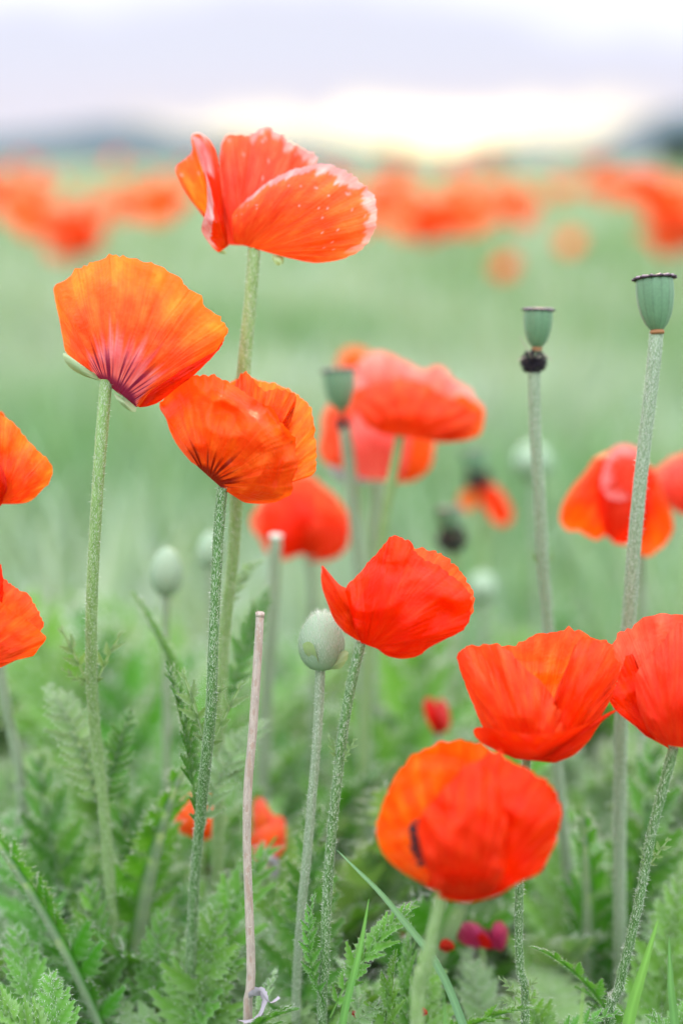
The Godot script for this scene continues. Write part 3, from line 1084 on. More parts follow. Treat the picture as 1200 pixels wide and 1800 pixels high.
const RED := Color(0.85, 0.038, 0.003)
const SCARLET := Color(0.88, 0.07, 0.004)
const ORANGE := Color(0.92, 0.19, 0.008)
const AMBER := Color(0.94, 0.36, 0.03)
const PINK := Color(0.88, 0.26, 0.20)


func bract(root: Node3D, px: float, py: float, d: float, dx: float, dy: float, long: float) -> void:
	leaf(root, at(px, py, d), at(px + dx, py + dy, d - 0.004), -fwd * 0.8 + Vector3(signf(dx) * -0.4, 0.5, 0), 0, long, "bract")


func poppy(called: String, label: String, pts: Array, r0: float, r1: float, kind: String, hairs := 900) -> Node3D:
	var root := thing(called, label, "poppy", foot(pts))
	stem(root, pts, r0, r1, kind, hairs)
	return root


func stamens(root: Node3D, c: Vector3, axis: Vector3, r: float, count: int) -> void:
	var v := PackedVector3Array()
	var idx := PackedInt32Array()
	for k in count:
		var dir := (Vector3(rng.randfn(), rng.randfn(), rng.randfn()).normalized() + axis * 0.6).normalized()
		var e := c + dir * r * rng.randf_range(0.7, 1.0)
		var side := dir.cross(Vector3(0.3, 0.5, 0.8)).normalized()
		var s := v.size()
		v.append_array([c + side * 0.0002, c - side * 0.0002, e])
		idx.append_array([s, s + 1, s + 2])
		# anther: a small double pyramid
		var a := dir * r * 0.16
		var b := side * r * 0.06
		var g := dir.cross(side) * r * 0.06
		s = v.size()
		v.append_array([e - a, e + a, e + b, e + g, e - b, e - g])
		for q in 4:
			var m := s + 2 + q
			var n := s + 2 + (q + 1) % 4
			idx.append_array([s, m, n, s + 1, n, m])
	var o := part(root, "stamens", build_mesh(v, idx), M.stamen)
	o.set_meta("kind", "stuff")


func build_poppies() -> void:
	var d := 0.67
	# --- the wide orange fan on the left
	var pts := [[187, 668, 0.668], [181, 740, 0.668], [172, 860, 0.672], [165, 980, 0.68], [161, 1080, 0.69], [161, 1150, 0.70], [163, 1230, 0.715], [172, 1330, 0.73], [183, 1420, 0.74], [194, 1560, 0.755], [204, 1800, 0.78]]
	var f := poppy("poppy", "wide orange poppy fan with dark purple veins at its base, upper left", pts, 0.0028, 0.0031, "stem_pale", 1500)
	petal(f, d, Vector3(150, 648, -14), Vector3(232, 706, -14), [120, 600, -28, 118, 560, -40, 135, 530, -44, 165, 528, -46, 205, 535, -48, 245, 520, -48, 285, 500, -46, 320, 505, -44, 350, 535, -40, 372, 575, -34, 368, 615, -26, 330, 650, -20, 260, 706, -14], {"bulge": -6.0, "color": ORANGE, "pleat": 1.6})
	petal(f, d, Vector3(215, 703, -4), Vector3(246, 716, -4), [270, 660, -10, 310, 615, -14, 350, 585, -16, 385, 578, -16, 397, 588, -14, 390, 606, -11, 378, 622, -8, 356, 645, -5, 338, 662, -4, 312, 681, -3, 281, 706, -3, 258, 715, -4], {"bulge": 2.0, "color": SCARLET, "pleat": 0.6})
	petal(f, d, Vector3(168, 660, 1), Vector3(240, 716, 1), [134, 640, -9, 117, 620, -15, 112, 600, -19, 106, 566, -22, 98, 528, -23, 97, 502, -22, 116, 490, -18, 133, 475, -14, 165, 461, -9, 198, 450, -6, 224, 453, -4, 245, 457, -3, 266, 462, -3, 291, 473, -4, 310, 485, -5, 330, 506, -6, 348, 517, -7, 361, 538, -8, 382, 554, -9, 398, 579, -10, 394, 596, -10, 379, 617, -8, 343, 633, -4, 307, 659, 0, 271, 682, 2, 246, 713, 1], {"bulge": 17.0, "color": Color(0.88, 0.17, 0.03), "tip": AMBER, "dark": true, "heart": Color(0.80, 0.36, 0.42), "heart_reach": 0.46, "pleat": 1.1, "crumple": 2.5, "lean": 0.42, "ns": 120, "nt": 40, "freq": 10.0})
	for q in [[176, 670, 168, 655, [150, 662, 2, 128, 650, 3, 114, 634, 4, 111, 622, 4, 118, 622, 3, 136, 640, 2, 160, 655, 1]], [203, 684, 236, 712, [240, 716, 2, 238, 724, 3, 228, 722, 4, 214, 712, 4, 204, 700, 3, 200, 690, 2]]]:
		petal(f, d - 0.002, Vector3(q[0], q[1], 0), Vector3(q[2], q[3], 0), q[4], {"name": "sepal", "mat": "sepal", "bulge": 4.0, "pleat": 0.2, "crumple": 0.0, "ns": 24, "nt": 8})
	for q in [[158, 1215, 0.71, -44, -120], [166, 1215, 0.71, 34, -112], [152, 1210, 0.712, -40, -40]]:
		bract(f, q[0], q[1], q[2], q[3], q[4], 0.9)
	leaf(f, at(180, 1440, 0.74), at(116, 1165, 0.725), -fwd + Vector3(0.5, 0.2, 0), 2, 1.2)
	leaf(f, at(178, 1440, 0.75), at(222, 1240, 0.75), -fwd + Vector3(-0.4, 0.1, 0), 6, 1.2)
	# --- crumpled orange poppy, centre left
	pts = [[391, 858, 0.664], [387, 900, 0.666], [383, 960, 0.667], [378, 1060, 0.668], [374, 1160, 0.67], [371, 1250, 0.675], [362, 1340, 0.685], [352, 1440, 0.70], [342, 1560, 0.715], [335, 1800, 0.74]]
	f = poppy("poppy", "crumpled bright orange poppy touching the wide fan, dark streaks above its stem", pts, 0.0025, 0.0029, "stem_green", 1500)
	petal(f, d, Vector3(380, 845, -12), Vector3(440, 868, -14), [355, 790, -36, 345, 730, -44, 380, 690, -46, 420, 664, -46, 460, 668, -44, 487, 677, -42, 512, 690, -40, 520, 730, -34, 500, 800, -24], {"bulge": -4.0, "color": AMBER, "pleat": 2.0, "crumple": 1.4})
	petal(f, d, Vector3(430, 852, -10), Vector3(455, 872, -10), [440, 700, -34, 452, 674, -34, 475, 672, -32, 495, 680, -32, 510, 686, -31, 524, 697, -29, 540, 708, -27, 550, 732, -24, 554, 775, -21, 556, 792, -19, 555, 824, -17, 546, 837, -15, 532, 840, -14, 515, 842, -12, 490, 868, -10], {"bulge": 7.0, "color": Color(0.89, 0.2, 0.025), "tip": AMBER, "pleat": 1.4})
	petal(f, d, Vector3(410, 840, -6), Vector3(450, 860, -6), [404, 700, -20, 411, 678, -20, 420, 662, -19, 430, 654, -18, 442, 661, -17, 450, 672, -17, 466, 686, -16, 482, 684, -16, 500, 686, -16, 519, 694, -15, 518, 716, -14, 511, 746, -12, 505, 790, -9], {"bulge": 10.0, "color": SCARLET, "tip": ORANGE, "pleat": 2.6, "crumple": 6.0, "freq": 12.0})
	petal(f, d, Vector3(346, 819, 1), Vector3(392, 860, 1), [336, 812, -5, 315, 787, -13, 300, 760, -17, 290, 732, -19, 280, 716, -19, 286, 706, -18, 302, 687, -15, 320, 670, -12, 332, 662, -9, 352, 660, -5, 375, 659, -2, 391, 666, 0, 411, 677, 1, 432, 691, 2, 455, 706, 3, 477, 717, 3, 490, 737, 4, 505, 755, 4, 516, 770, 3, 518, 790, 3, 523, 810, 1, 517, 840, 0, 513, 866, -2, 500, 876, -3, 485, 882, -4, 460, 885, -4, 433, 884, -4, 417, 876, -3, 400, 864, 0], {"bulge": 19.0, "color": Color(0.90, 0.16, 0.012), "tip": Color(0.90, 0.19, 0.014), "dark": true, "pleat": 1.0, "crumple": 9.0, "lean": 0.45, "ns": 120, "nt": 44, "freq": 11.0, "veins": 0.6})
	for q in [[362, 1322, 0.684, -30, -150], [372, 1262, 0.678, 14, -70], [368, 1330, 0.69, 44, -140], [366, 1300, 0.686, -26, -60]]:
		bract(f, q[0], q[1], q[2], q[3], q[4], 1.0)
	leaf(f, at(350, 1500, 0.71), at(330, 1160, 0.70), -fwd * 0.4 + Vector3(0.9, 0.1, 0), 6, 0.7)
	leaf(f, at(352, 1480, 0.72), at(414, 1180, 0.735), -fwd + Vector3(-0.5, 0.1, 0), 2, 1.0)
	leaf(f, at(350, 1440, 0.74), at(346, 1000, 0.78), -fwd * 0.3 + Vector3(0.9, 0.1, 0), 13, 0.8)
	# --- white edged poppy at the top
	d = 0.71
	pts = [[447, 436, 0.712], [441, 520, 0.714], [433, 600, 0.716], [426, 680, 0.718], [419, 800, 0.722], [415, 900, 0.728], [408, 1000, 0.738], [398, 1080, 0.748], [391, 1160, 0.757], [386, 1300, 0.77], [380, 1800, 0.83]]
	f = poppy("poppy", "tall orange poppy with bleached white petal edges, topmost flower against the sunset", pts, 0.0033, 0.0036, "stem_pale", 1200)
	petal(f, d, Vector3(398, 430, -10), Vector3(440, 432, -10), [388, 380, -20, 384, 320, -30, 385, 291, -33, 387, 266, -35, 395, 243, -36, 416, 237, -35, 437, 239, -34, 445, 231, -33, 471, 223, -32, 484, 231, -31, 504, 244, -30, 518, 252, -29, 526, 260, -28, 543, 266, -27, 557, 284, -26, 540, 320, -22, 500, 380, -16], {"bulge": 6.0, "color": Color(0.82, 0.10, 0.05), "tip": Color(0.86, 0.19, 0.07), "pleat": 3.4, "crumple": 0.9, "freq": 7.0, "bleach": 0.93, "bleach_s": Vector2(0.45, 0.9), "ns": 110, "nt": 40})
	petal(f, d, Vector3(388, 424, -8), Vector3(398, 436, -8), [374, 400, -6, 359, 374, -6, 343, 361, -8, 326, 337, -10, 313, 312, -12, 308, 294, -13, 322, 282, -14, 338, 266, -16, 337, 250, -18, 337, 238, -18, 350, 236, -16, 362, 250, -12, 374, 290, -8, 384, 340, -6, 392, 400, -6], {"bulge": -7.0, "color": AMBER, "tip": Color(0.88, 0.3, 0.09), "pleat": 0.6, "bleach": 1.01, "ruffle": 0.004})
	petal(f, d, Vector3(396, 436, 0), Vector3(402, 432, 0), [384, 444, 2, 372, 433, 5, 356, 410, 7, 355, 394, 7, 363, 368, 6, 364, 333, 3, 360, 298, -2, 351, 263, -9, 337, 240, -16, 342, 235, -17, 351, 234, -16, 368, 246, -12, 380, 267, -9, 385, 295, -6, 386, 340, -4, 394, 375, -2, 398, 410, 0], {"bulge": 4.0, "color": SCARLET, "tip": Color(0.85, 0.16, 0.05), "pleat": 0.5, "bleach": 0.66, "bleach_s": Vector2(0.05, 0.60), "ns": 110, "nt": 36, "ruffle": 0.004})
	petal(f, d, Vector3(410, 426, 0), Vector3(486, 448, 2), [409, 400, -1, 410, 375, -2, 434, 350, -3, 469, 322, -4, 504, 302, -5, 539, 291, -4, 570, 289, -3, 596, 296, -1, 623, 308, 2, 644, 329, 5, 659, 350, 8, 661, 383, 10, 654, 417, 10, 630, 442, 9, 595, 457, 8, 553, 462, 6, 518, 456, 4, 494, 450, 2], {"bulge": 9.0, "color": Color(0.86, 0.12, 0.016), "tip": Color(0.89, 0.27, 0.06), "pleat": 0.7, "crumple": 0.5, "bleach": 0.90, "bleach_s": Vector2(0.1, 0.74), "ns": 130, "nt": 60, "freq": 8.0})
	petal(f, d, Vector3(478, 448, 2), Vector3(494, 450, 2), [478, 456, 3, 486, 466, 4, 497, 464, 4, 499, 454, 3], {"name": "sepal", "mat": "sepal", "bulge": 1.5, "crumple": 0.0, "ns": 16, "nt": 6})
	petal(f, d, Vector3(392, 438, -3), Vector3(400, 446, -3), [378, 436, -4, 384, 444, -4, 396, 446, -4], {"name": "sepal", "mat": "sepal", "bulge": 1.0, "crumple": 0.0, "ns": 16, "nt": 6})
	leaf(f, at(400, 1080, 0.75), at(436, 925, 0.76), -fwd + Vector3(-0.6, 0.1, 0), 2, 0.9)
	leaf(f, at(392, 1260, 0.77), at(470, 1010, 0.80), -fwd + Vector3(-0.3, 0.1, 0), 6, 0.7)
	# --- red poppy in the centre with a pointed left wing
	d = 0.652
	pts = [[634, 1130, 0.652], [622, 1180, 0.654], [610, 1240, 0.656], [600, 1300, 0.659], [594, 1360, 0.661], [585, 1440, 0.664], [577, 1540, 0.667], [572, 1640, 0.67], [569, 1720, 0.673], [566, 1800, 0.68]]
	f = poppy("poppy", "red poppy in the centre with one pointed petal wing on its left", pts, 0.0023, 0.0022, "stem_green", 1700)
	petal(f, d, Vector3(655, 1120, -12), Vector3(690, 1135, -12), [640, 1040, -30, 660, 990, -34, 700, 962, -34, 727, 962, -32, 759, 968, -30, 781, 979, -28, 801, 995, -26, 815, 1013, -24, 824, 1028, -22, 833, 1046, -20, 830, 1075, -17, 800, 1112, -12], {"bulge": 5.0, "color": ORANGE, "tip": Color(0.88, 0.18, 0.03), "pleat": 1.2})
	petal(f, d, Vector3(628, 1126, -2), Vector3(650, 1126, -6), [606, 1112, -2, 588, 1091, 0, 575, 1059, 2, 565, 1028, 4, 565, 995, 5, 571, 998, 4, 580, 1009, 2, 590, 1021, 0, 600, 1030, -4, 612, 1034, -10, 626, 1040, -16, 640, 1060, -16], {"bulge": 8.0, "color": SCARLET, "tip": Color(0.86, 0.11, 0.03), "pleat": 0.7, "ruffle": 0.004, "bleach": 1.03, "bleach_s": Vector2(0.45, 0.8)})
	petal(f, d, Vector3(634, 1130, 0), Vector3(664, 1141, 1), [620, 1100, 2, 608, 1060, -1, 606, 1042, -3, 611, 1029, -6, 628, 1010, -9, 647, 989, -11, 668, 965, -12, 684, 944, -13, 692, 939, -13, 706, 944, -11, 724, 955, -9, 727, 968, -8, 746, 984, -7, 772, 998, -6, 797, 1014, -5, 816, 1034, -4, 829, 1056, -3, 827, 1075, -2, 821, 1098, -1, 807, 1112, -1, 780, 1125, 0, 753, 1139, 1, 732, 1154, 2, 705, 1158, 3, 680, 1153, 3, 668, 1144, 2], {"bulge": 18.0, "color": RED, "tip": SCARLET, "pleat": 1.3, "crumple": 6.0, "lean": 0.45, "ns": 110, "nt": 40, "veins": 0.7})
	bract(f, 601, 1345, 0.659, 18, -48, 1.3)
	bract(f, 596, 1352, 0.66, -12, -60, 0.9)
	leaf(f, at(571, 1765, 0.674), at(488, 1600, 0.66), -fwd * 0.4 + Vector3(-0.7, 0.7, 0), 4, 1.0)
	leaf(f, at(580, 1790, 0.674), at(676, 1560, 0.665), -fwd * 0.5 + Vector3(-0.6, 0.7, 0), 1, 1.0)
	leaf(f, at(566, 1850, 0.68), at(640, 1745, 0.66), -fwd * 0.6 + Vector3(-0.1, 0.8, 0), 8, 1.2)
	# --- bowl shaped poppy right of centre
	d = 0.636
	pts = [[925, 1334, 0.64], [920, 1400, 0.645], [915, 1480, 0.65], [912, 1560, 0.656], [911, 1640, 0.66], [914, 1720, 0.664], [922, 1800, 0.67]]
	f = poppy("poppy", "bowl shaped orange red poppy right of centre, a thin petal spike at its right", pts, 0.0019, 0.0019, "stem_green", 1600)
	petal(f, d, Vector3(900, 1322, -14), Vector3(960, 1326, -14), [850, 1240, -30, 832, 1170, -36, 842, 1135, -38, 862, 1132, -38, 896, 1134, -38, 934, 1118, -38, 969, 1111, -38, 1000, 1105, -37, 1026, 1113, -35, 1050, 1124, -32, 1070, 1129, -28, 1078, 1144, -26, 1060, 1220, -22], {"bulge": -6.0, "color": ORANGE, "tip": Color(0.88, 0.18, 0.05), "pleat": 1.4})
	petal(f, d, Vector3(940, 1334, -2), Vector3(985, 1326, -4), [968, 1250, 4, 978, 1212, 4, 987, 1190, 2, 1000, 1160, -2, 1010, 1134, -6, 1024, 1122, -9, 1050, 1126, -10, 1074, 1140, -11, 1088, 1171, -11, 1084, 1196, -10, 1070, 1234, -8, 1050, 1269, -5, 1030, 1304, -3], {"bulge": 12.0, "color": SCARLET, "tip": Color(0.86, 0.12, 0.025), "pleat": 2.2, "freq": 7.0})
	petal(f, d, Vector3(895, 1328, 2), Vector3(955, 1336, 2), [862, 1300, -4, 845, 1272, -8, 832, 1241, -11, 818, 1206, -13, 806, 1171, -15, 804, 1147, -15, 828, 1135, -12, 860, 1134, -8, 892, 1142, -4, 916, 1168, 0, 944, 1192, 3, 964, 1214, 4, 980, 1238, 4, 994, 1266, 3, 1006, 1296, 1, 1000, 1322, 0], {"bulge": 15.0, "color": Color(0.84, 0.09, 0.013), "tip": Color(0.87, 0.13, 0.03), "pleat": 1.9, "lean": 0.45, "freq": 8.0, "ns": 96, "nt": 34})
	petal(f, d, Vector3(905, 1334, 6), Vector3(960, 1340, 6), [872, 1320, 6, 850, 1308, 6, 835, 1295, 6, 832, 1282, 6, 848, 1278, 9, 880, 1284, 16, 920, 1290, 21, 960, 1290, 22, 1000, 1282, 17, 1030, 1272, 10, 1050, 1262, 5, 1076, 1249, 2, 1085, 1248, 2, 1060, 1266, 3, 1046, 1284, 4, 1032, 1305, 5, 1007, 1328, 6, 975, 1341, 6], {"bulge": 5.0, "color": RED, "tip": SCARLET, "pleat": 0.5, "ruffle": 0.004})
	for q in [[912, 1752, 0.664, -30, -36], [916, 1752, 0.664, 24, -34], [918, 1766, 0.665, 26, -20], [911, 1768, 0.665, -34, -14]]:
		bract(f, q[0], q[1], q[2], q[3], q[4], 1.0)
	# --- the big soft poppy nearest the lens
	d = 0.572
	pts = [[778, 1566, 0.572], [760, 1640, 0.578], [745, 1720, 0.585], [732, 1800, 0.594]]
	f = poppy("poppy", "big soft focus red poppy nearest the camera, a dark slit between its petals", pts, 0.0026, 0.0027, "stem_pale", 700)
	petal(f, d, Vector3(770, 1562, -8), Vector3(800, 1560, -12), [740, 1552, -2, 706, 1532, -3, 679, 1508, -6, 663, 1476, -9, 661, 1451, -12, 673, 1412, -16, 694, 1367, -21, 716, 1340, -25, 739, 1318, -28, 769, 1307, -31, 802, 1302, -34, 838, 1306, -36, 866, 1330, -36, 880, 1400, -30, 850, 1480, -22], {"bulge": -6.0, "color": Color(0.90, 0.15, 0.01), "tip": ORANGE, "pleat": 0.9})
	petal(f, d, Vector3(800, 1572, -4), Vector3(860, 1570, -4), [800, 1450, -14, 815, 1390, -18, 840, 1340, -18, 862, 1322, -18, 876, 1322, -16, 901, 1340, -13, 928, 1352, -11, 958, 1373, -9, 979, 1400, -8, 986, 1430, -8, 979, 1472, -7, 964, 1508, -6, 946, 1535, -5, 919, 1547, -4, 893, 1562, -4], {"bulge": 8.0, "color": RED, "tip": SCARLET, "pleat": 1.5})
	petal(f, d, Vector3(778, 1574, 2), Vector3(858, 1576, 2), [764, 1564, 4, 750, 1530, 6, 739, 1492, 6, 733, 1460, 5, 741, 1432, 3, 768, 1400, 0, 798, 1366, -4, 824, 1342, -7, 850, 1345, -7, 874, 1374, -4, 887, 1420, -1, 892, 1470, 1, 889, 1520, 2, 882, 1556, 2], {"bulge": 16.0, "color": Color(0.83, 0.07, 0.012), "tip": SCARLET, "pleat": 2.0, "crumple": 5.0, "lean": 0.5})
	petal(f, d, Vector3(770, 1568, 0), Vector3(872, 1572, 0), [745, 1556, 0, 765, 1540, 8, 800, 1534, 14, 840, 1536, 14, 880, 1548, 8, 895, 1560, 3, 868, 1576, 2, 826, 1586, 2, 790, 1583, 2, 764, 1573, 1], {"bulge": 2.0, "color": RED, "pleat": 0.4, "ruffle": 0.004})
	for q in [[742, 1462, 0.580], [744, 1484, 0.579], [752, 1506, 0.578]]:
		stamens(f, at(q[0], q[1], q[2]), Vector3(-0.3, 0.2, 0.1), 0.0055, 240)
	# --- poppy cut by the right edge
	d = 0.64
	pts = [[1183, 1314, 0.645], [1166, 1380, 0.648], [1150, 1440, 0.65], [1137, 1500, 0.653], [1125, 1570, 0.656], [1110, 1640, 0.66], [1095, 1700, 0.664], [1082, 1760, 0.668], [1070, 1800, 0.672]]
	f = poppy("poppy", "red poppy with a pale pleated rim, cut off by the frame's right edge", pts, 0.0022, 0.0023, "stem_green", 1700)
	petal(f, d, Vector3(1150, 1300, -12), Vector3(1215, 1310, -12), [1100, 1240, -18, 1082, 1190, -22, 1074, 1138, -26, 1084, 1119, -28, 1096, 1111, -30, 1116, 1098, -32, 1127, 1087, -33, 1151, 1082, -34, 1176, 1080, -35, 1210, 1078, -35, 1250, 1095, -33, 1285, 1130, -28, 1295, 1190, -22, 1270, 1260, -16], {"bulge": -4.0, "color": Color(0.84, 0.12, 0.04), "tip": Color(0.87, 0.22, 0.12), "pleat": 2.0, "freq": 12.0})
	petal(f, d, Vector3(1150, 1302, -2), Vector3(1175, 1316, -2), [1134, 1294, -1, 1112, 1274, -3, 1088, 1255, -6, 1071, 1234, -8, 1076, 1215, -10, 1086, 1190, -13, 1098, 1160, -16, 1110, 1150, -14, 1125, 1180, -6, 1150, 1230, 0], {"bulge": 6.0, "color": RED, "tip": SCARLET, "pleat": 0.9})
	petal(f, d, Vector3(1160, 1308, 2), Vector3(1225, 1318, 2), [1136, 1284, 1, 1120, 1240, 2, 1116, 1200, 1, 1120, 1180, -1, 1142, 1150, -4, 1164, 1126, -7, 1188, 1098, -11, 1215, 1092, -11, 1250, 1110, -10, 1280, 1150, -8, 1290, 1220, -5, 1262, 1288, -2], {"bulge": 15.0, "color": Color(0.82, 0.06, 0.012), "tip": Color(0.85, 0.11, 0.04), "pleat": 1.4, "lean": 0.42, "freq": 10.0})
	for q in [[1135, 1535, 0.654, -2, -44], [1137, 1528, 0.655, 34, -56]]:
		bract(f, q[0], q[1], q[2], q[3], q[4], 1.2)
	# --- upper poppy cut by the left edge
	d = 0.695
	pts = [[-14, 892, 0.695], [-20, 1000, 0.70], [-26, 1200, 0.72], [-30, 1800, 0.79]]
	f = poppy("poppy", "orange poppy entering at the left edge below the wide fan", pts, 0.003, 0.0032, "stem_pale", 500)
	petal(f, d, Vector3(-20, 880, -10), Vector3(0, 886, -10), [-90, 850, -10, -110, 790, -16, -70, 730, -24, -20, 716, -26, 20, 742, -24, 50, 790, -20, 60, 830, -16, 30, 870, -12], {"bulge": -5.0, "color": ORANGE, "pleat": 1.2})
	petal(f, d, Vector3(-14, 888, 0), Vector3(8, 886, 0), [-40, 830, 4, -30, 760, 2, -8, 724, -2, 6, 731, -3, 28, 748, -4, 36, 758, -4, 56, 781, -4, 74, 797, -4, 87, 808, -3, 92, 827, -2, 87, 849, -1, 77, 858, 0, 66, 871, 1, 49, 883, 1, 26, 886, 1], {"bulge": 11.0, "color": Color(0.86, 0.11, 0.013), "tip": AMBER, "pleat": 1.2, "lean": 0.4})
	petal(f, d, Vector3(-24, 890, 3), Vector3(2, 890, 3), [-80, 870, 4, -90, 820, 10, -50, 790, 16, -12, 800, 16, 8, 830, 12, 14, 860, 8], {"bulge": 5.0, "color": RED, "tip": Color(0.82, 0.09, 0.05), "pleat": 0.8})
	# --- lower poppy cut by the left edge
	d = 0.665
	pts = [[-70, 1180, 0.665], [-74, 1300, 0.67], [-78, 1800, 0.72]]
	f = poppy("poppy", "scarlet poppy showing two overlapping petal tips at the left edge", pts, 0.003, 0.0032, "stem_pale", 0)
	petal(f, d, Vector3(-80, 1165, -8), Vector3(-50, 1176, -8), [-90, 1060, -12, -40, 1005, -14, 6, 1017, -12, 26, 1032, -11, 49, 1044, -10, 61, 1063, -9, 73, 1086, -8, 75, 1106, -7, 50, 1130, -6], {"bulge": 5.0, "color": ORANGE, "tip": Color(0.87, 0.16, 0.04), "pleat": 0.8})
	petal(f, d, Vector3(-84, 1165, -3), Vector3(-60, 1172, -3), [-120, 1080, -4, -100, 1000, -6, -50, 970, -6, -8, 984, -4, 3, 998, -3, 6, 1028, -2, 4, 1060, -1, -20, 1110, 0], {"bulge": 5.0, "color": RED, "pleat": 0.7})
	petal(f, d, Vector3(-80, 1178, 1), Vector3(-60, 1186, 1), [-70, 1080, 2, -30, 1048, 2, 0, 1057, 1, 15, 1069, 1, 33, 1081, 1, 56, 1096, 2, 72, 1110, 2, 82, 1121, 3, 77, 1130, 3, 69, 1139, 4, 59, 1153, 4, 50, 1152, 4, 41, 1155, 4, 15, 1167, 4, 0, 1174, 3, -30, 1184, 2], {"bulge": 8.0, "color": Color(0.85, 0.10, 0.012), "tip": ORANGE, "pleat": 0.8, "ruffle": 0.004})


func build_middle_poppies() -> void:
	# --- soft orange bowl with a pale pink rim
	var d := 0.87
	var pts := [[703, 764, 0.87], [693, 820, 0.873], [683, 870, 0.878], [672, 940, 0.885], [660, 1020, 0.895], [650, 1100, 0.905], [640, 1300, 0.93], [630, 1600, 0.97]]
	var f := poppy("poppy", "soft orange bowl of a poppy with a pale pink rim, right of the crumpled poppy", pts, 0.003, 0.003, "stem_pale", 0)
	petal(f, d, Vector3(670, 752, -16), Vector3(740, 760, -16), [620, 715, -30, 610, 690, -38, 616, 666, -46, 630, 636, -54, 648, 623, -57, 669, 617, -58, 690, 626, -58, 720, 640, -57, 746, 652, -55, 762, 642, -54, 781, 648, -52, 796, 666, -48, 824, 684, -42, 841, 708, -36, 850, 720, -32, 844, 752, -24, 810, 768, -18], {"bulge": -14.0, "color": Color(0.86, 0.15, 0.08), "tip": Color(0.88, 0.52, 0.5), "pleat": 2.2, "ns": 60, "nt": 20})  # tip paled to pink: sky sheen on the inner face painted into the colour
	petal(f, d, Vector3(672, 763, 2), Vector3(735, 770, 2), [645, 749, -2, 630, 726, -6, 618, 708, -10, 622, 690, -12, 642, 680, -10, 668, 674, -6, 700, 664, -3, 722, 668, -1, 750, 676, 0, 776, 692, -1, 800, 704, -3, 822, 716, -6, 838, 724, -10, 834, 748, -8, 806, 764, -2, 766, 776, 1], {"bulge": 18.0, "color": Color(0.85, 0.09, 0.012), "tip": Color(0.87, 0.14, 0.03), "pleat": 2.2, "ns": 60, "nt": 22, "lean": 0.45})
	petal(f, d, Vector3(720, 768, -2), Vector3(760, 772, -2), [780, 720, -6, 808, 694, -10, 832, 706, -12, 850, 722, -14, 847, 750, -12, 840, 766, -8, 810, 775, -4, 775, 778, -2], {"bulge": 7.0, "color": SCARLET, "tip": ORANGE, "pleat": 1.2, "ns": 40, "nt": 14})
	# --- only its top shows
	d = 1.3
	pts = [[630, 672, 1.3], [632, 760, 1.31], [640, 1100, 1.38], [644, 1500, 1.48]]
	f = poppy("poppy", "amber poppy almost hidden behind the pale rimmed bowl, only its top showing", pts, 0.003, 0.003, "stem_pale", 0)
	petal(f, d, Vector3(616, 670, 0), Vector3(642, 670, 0), [594, 650, 0, 596, 630, -4, 608, 619, -8, 630, 617, -9, 646, 626, -6, 654, 648, 0], {"bulge": 9.0, "color": ORANGE, "ns": 30, "nt": 12})
	petal(f, d, Vector3(616, 668, -8), Vector3(642, 668, -8), [598, 640, -18, 604, 618, -24, 628, 612, -26, 646, 622, -22, 652, 646, -12], {"bulge": -4.0, "color": AMBER, "ns": 30, "nt": 12})
	# --- pink poppy below it
	d = 0.98
	pts = [[664, 846, 0.98], [662, 900, 0.985], [656, 1000, 1.0], [650, 1600, 1.08]]
	f = poppy("poppy", "blurred pink poppy hanging below the pale rimmed bowl", pts, 0.003, 0.003, "stem_grey", 0)
	petal(f, d, Vector3(640, 842, -12), Vector3(690, 844, -12), [580, 800, -24, 566, 760, -32, 580, 710, -40, 640, 690, -44, 710, 690, -44, 755, 730, -38, 762, 790, -28, 730, 836, -18], {"bulge": -6.0, "color": Color(0.86, 0.13, 0.04), "pleat": 1.6, "ns": 40, "nt": 14})
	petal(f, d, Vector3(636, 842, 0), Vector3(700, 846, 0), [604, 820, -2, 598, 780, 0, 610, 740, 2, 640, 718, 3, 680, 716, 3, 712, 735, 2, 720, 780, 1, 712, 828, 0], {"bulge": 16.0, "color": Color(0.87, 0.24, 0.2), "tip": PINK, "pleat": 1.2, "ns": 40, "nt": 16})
	petal(f, d, Vector3(620, 830, -4), Vector3(640, 840, -4), [572, 815, -6, 560, 794, -8, 564, 768, -12, 580, 716, -16, 600, 720, -12, 608, 780, -6], {"bulge": 4.0, "color": Color(0.87, 0.17, 0.05), "ns": 30, "nt": 10})
	petal(f, d, Vector3(680, 846, -4), Vector3(705, 848, -4), [720, 780, -8, 740, 750, -10, 758, 776, -10, 760, 806, -9, 750, 828, -7, 727, 845, -5], {"bulge": 5.0, "color": ORANGE, "ns": 30, "nt": 10})
	petal(f, d, Vector3(640, 842, 4), Vector3(660, 850, 4), [604, 836, 6, 574, 818, 8, 584, 834, 8, 604, 850, 7], {"name": "sepal", "mat": "dry_leaf", "bulge": 3.0, "crumple": 0.0, "ns": 16, "nt": 6})
	# --- red poppy behind the crumpled one
	d = 0.99
	pts = [[545, 976, 0.99], [548, 1050, 0.998], [550, 1200, 1.02], [552, 1600, 1.08]]
	f = poppy("poppy", "blurred deep red poppy below the crumpled orange poppy", pts, 0.003, 0.003, "stem_grey", 0)
	petal(f, d, Vector3(520, 960, -14), Vector3(570, 966, -14), [450, 940, -20, 441, 915, -26, 447, 903, -30, 458, 884, -34, 480, 850, -38, 510, 838, -40, 535, 836, -40, 552, 840, -38, 562, 853, -36, 580, 864, -32, 598, 884, -28, 614, 909, -24, 618, 932, -20, 600, 970, -16], {"bulge": -6.0, "color": Color(0.86, 0.13, 0.05), "tip": Color(0.87, 0.19, 0.08), "pleat": 1.6, "ns": 48, "nt": 16})
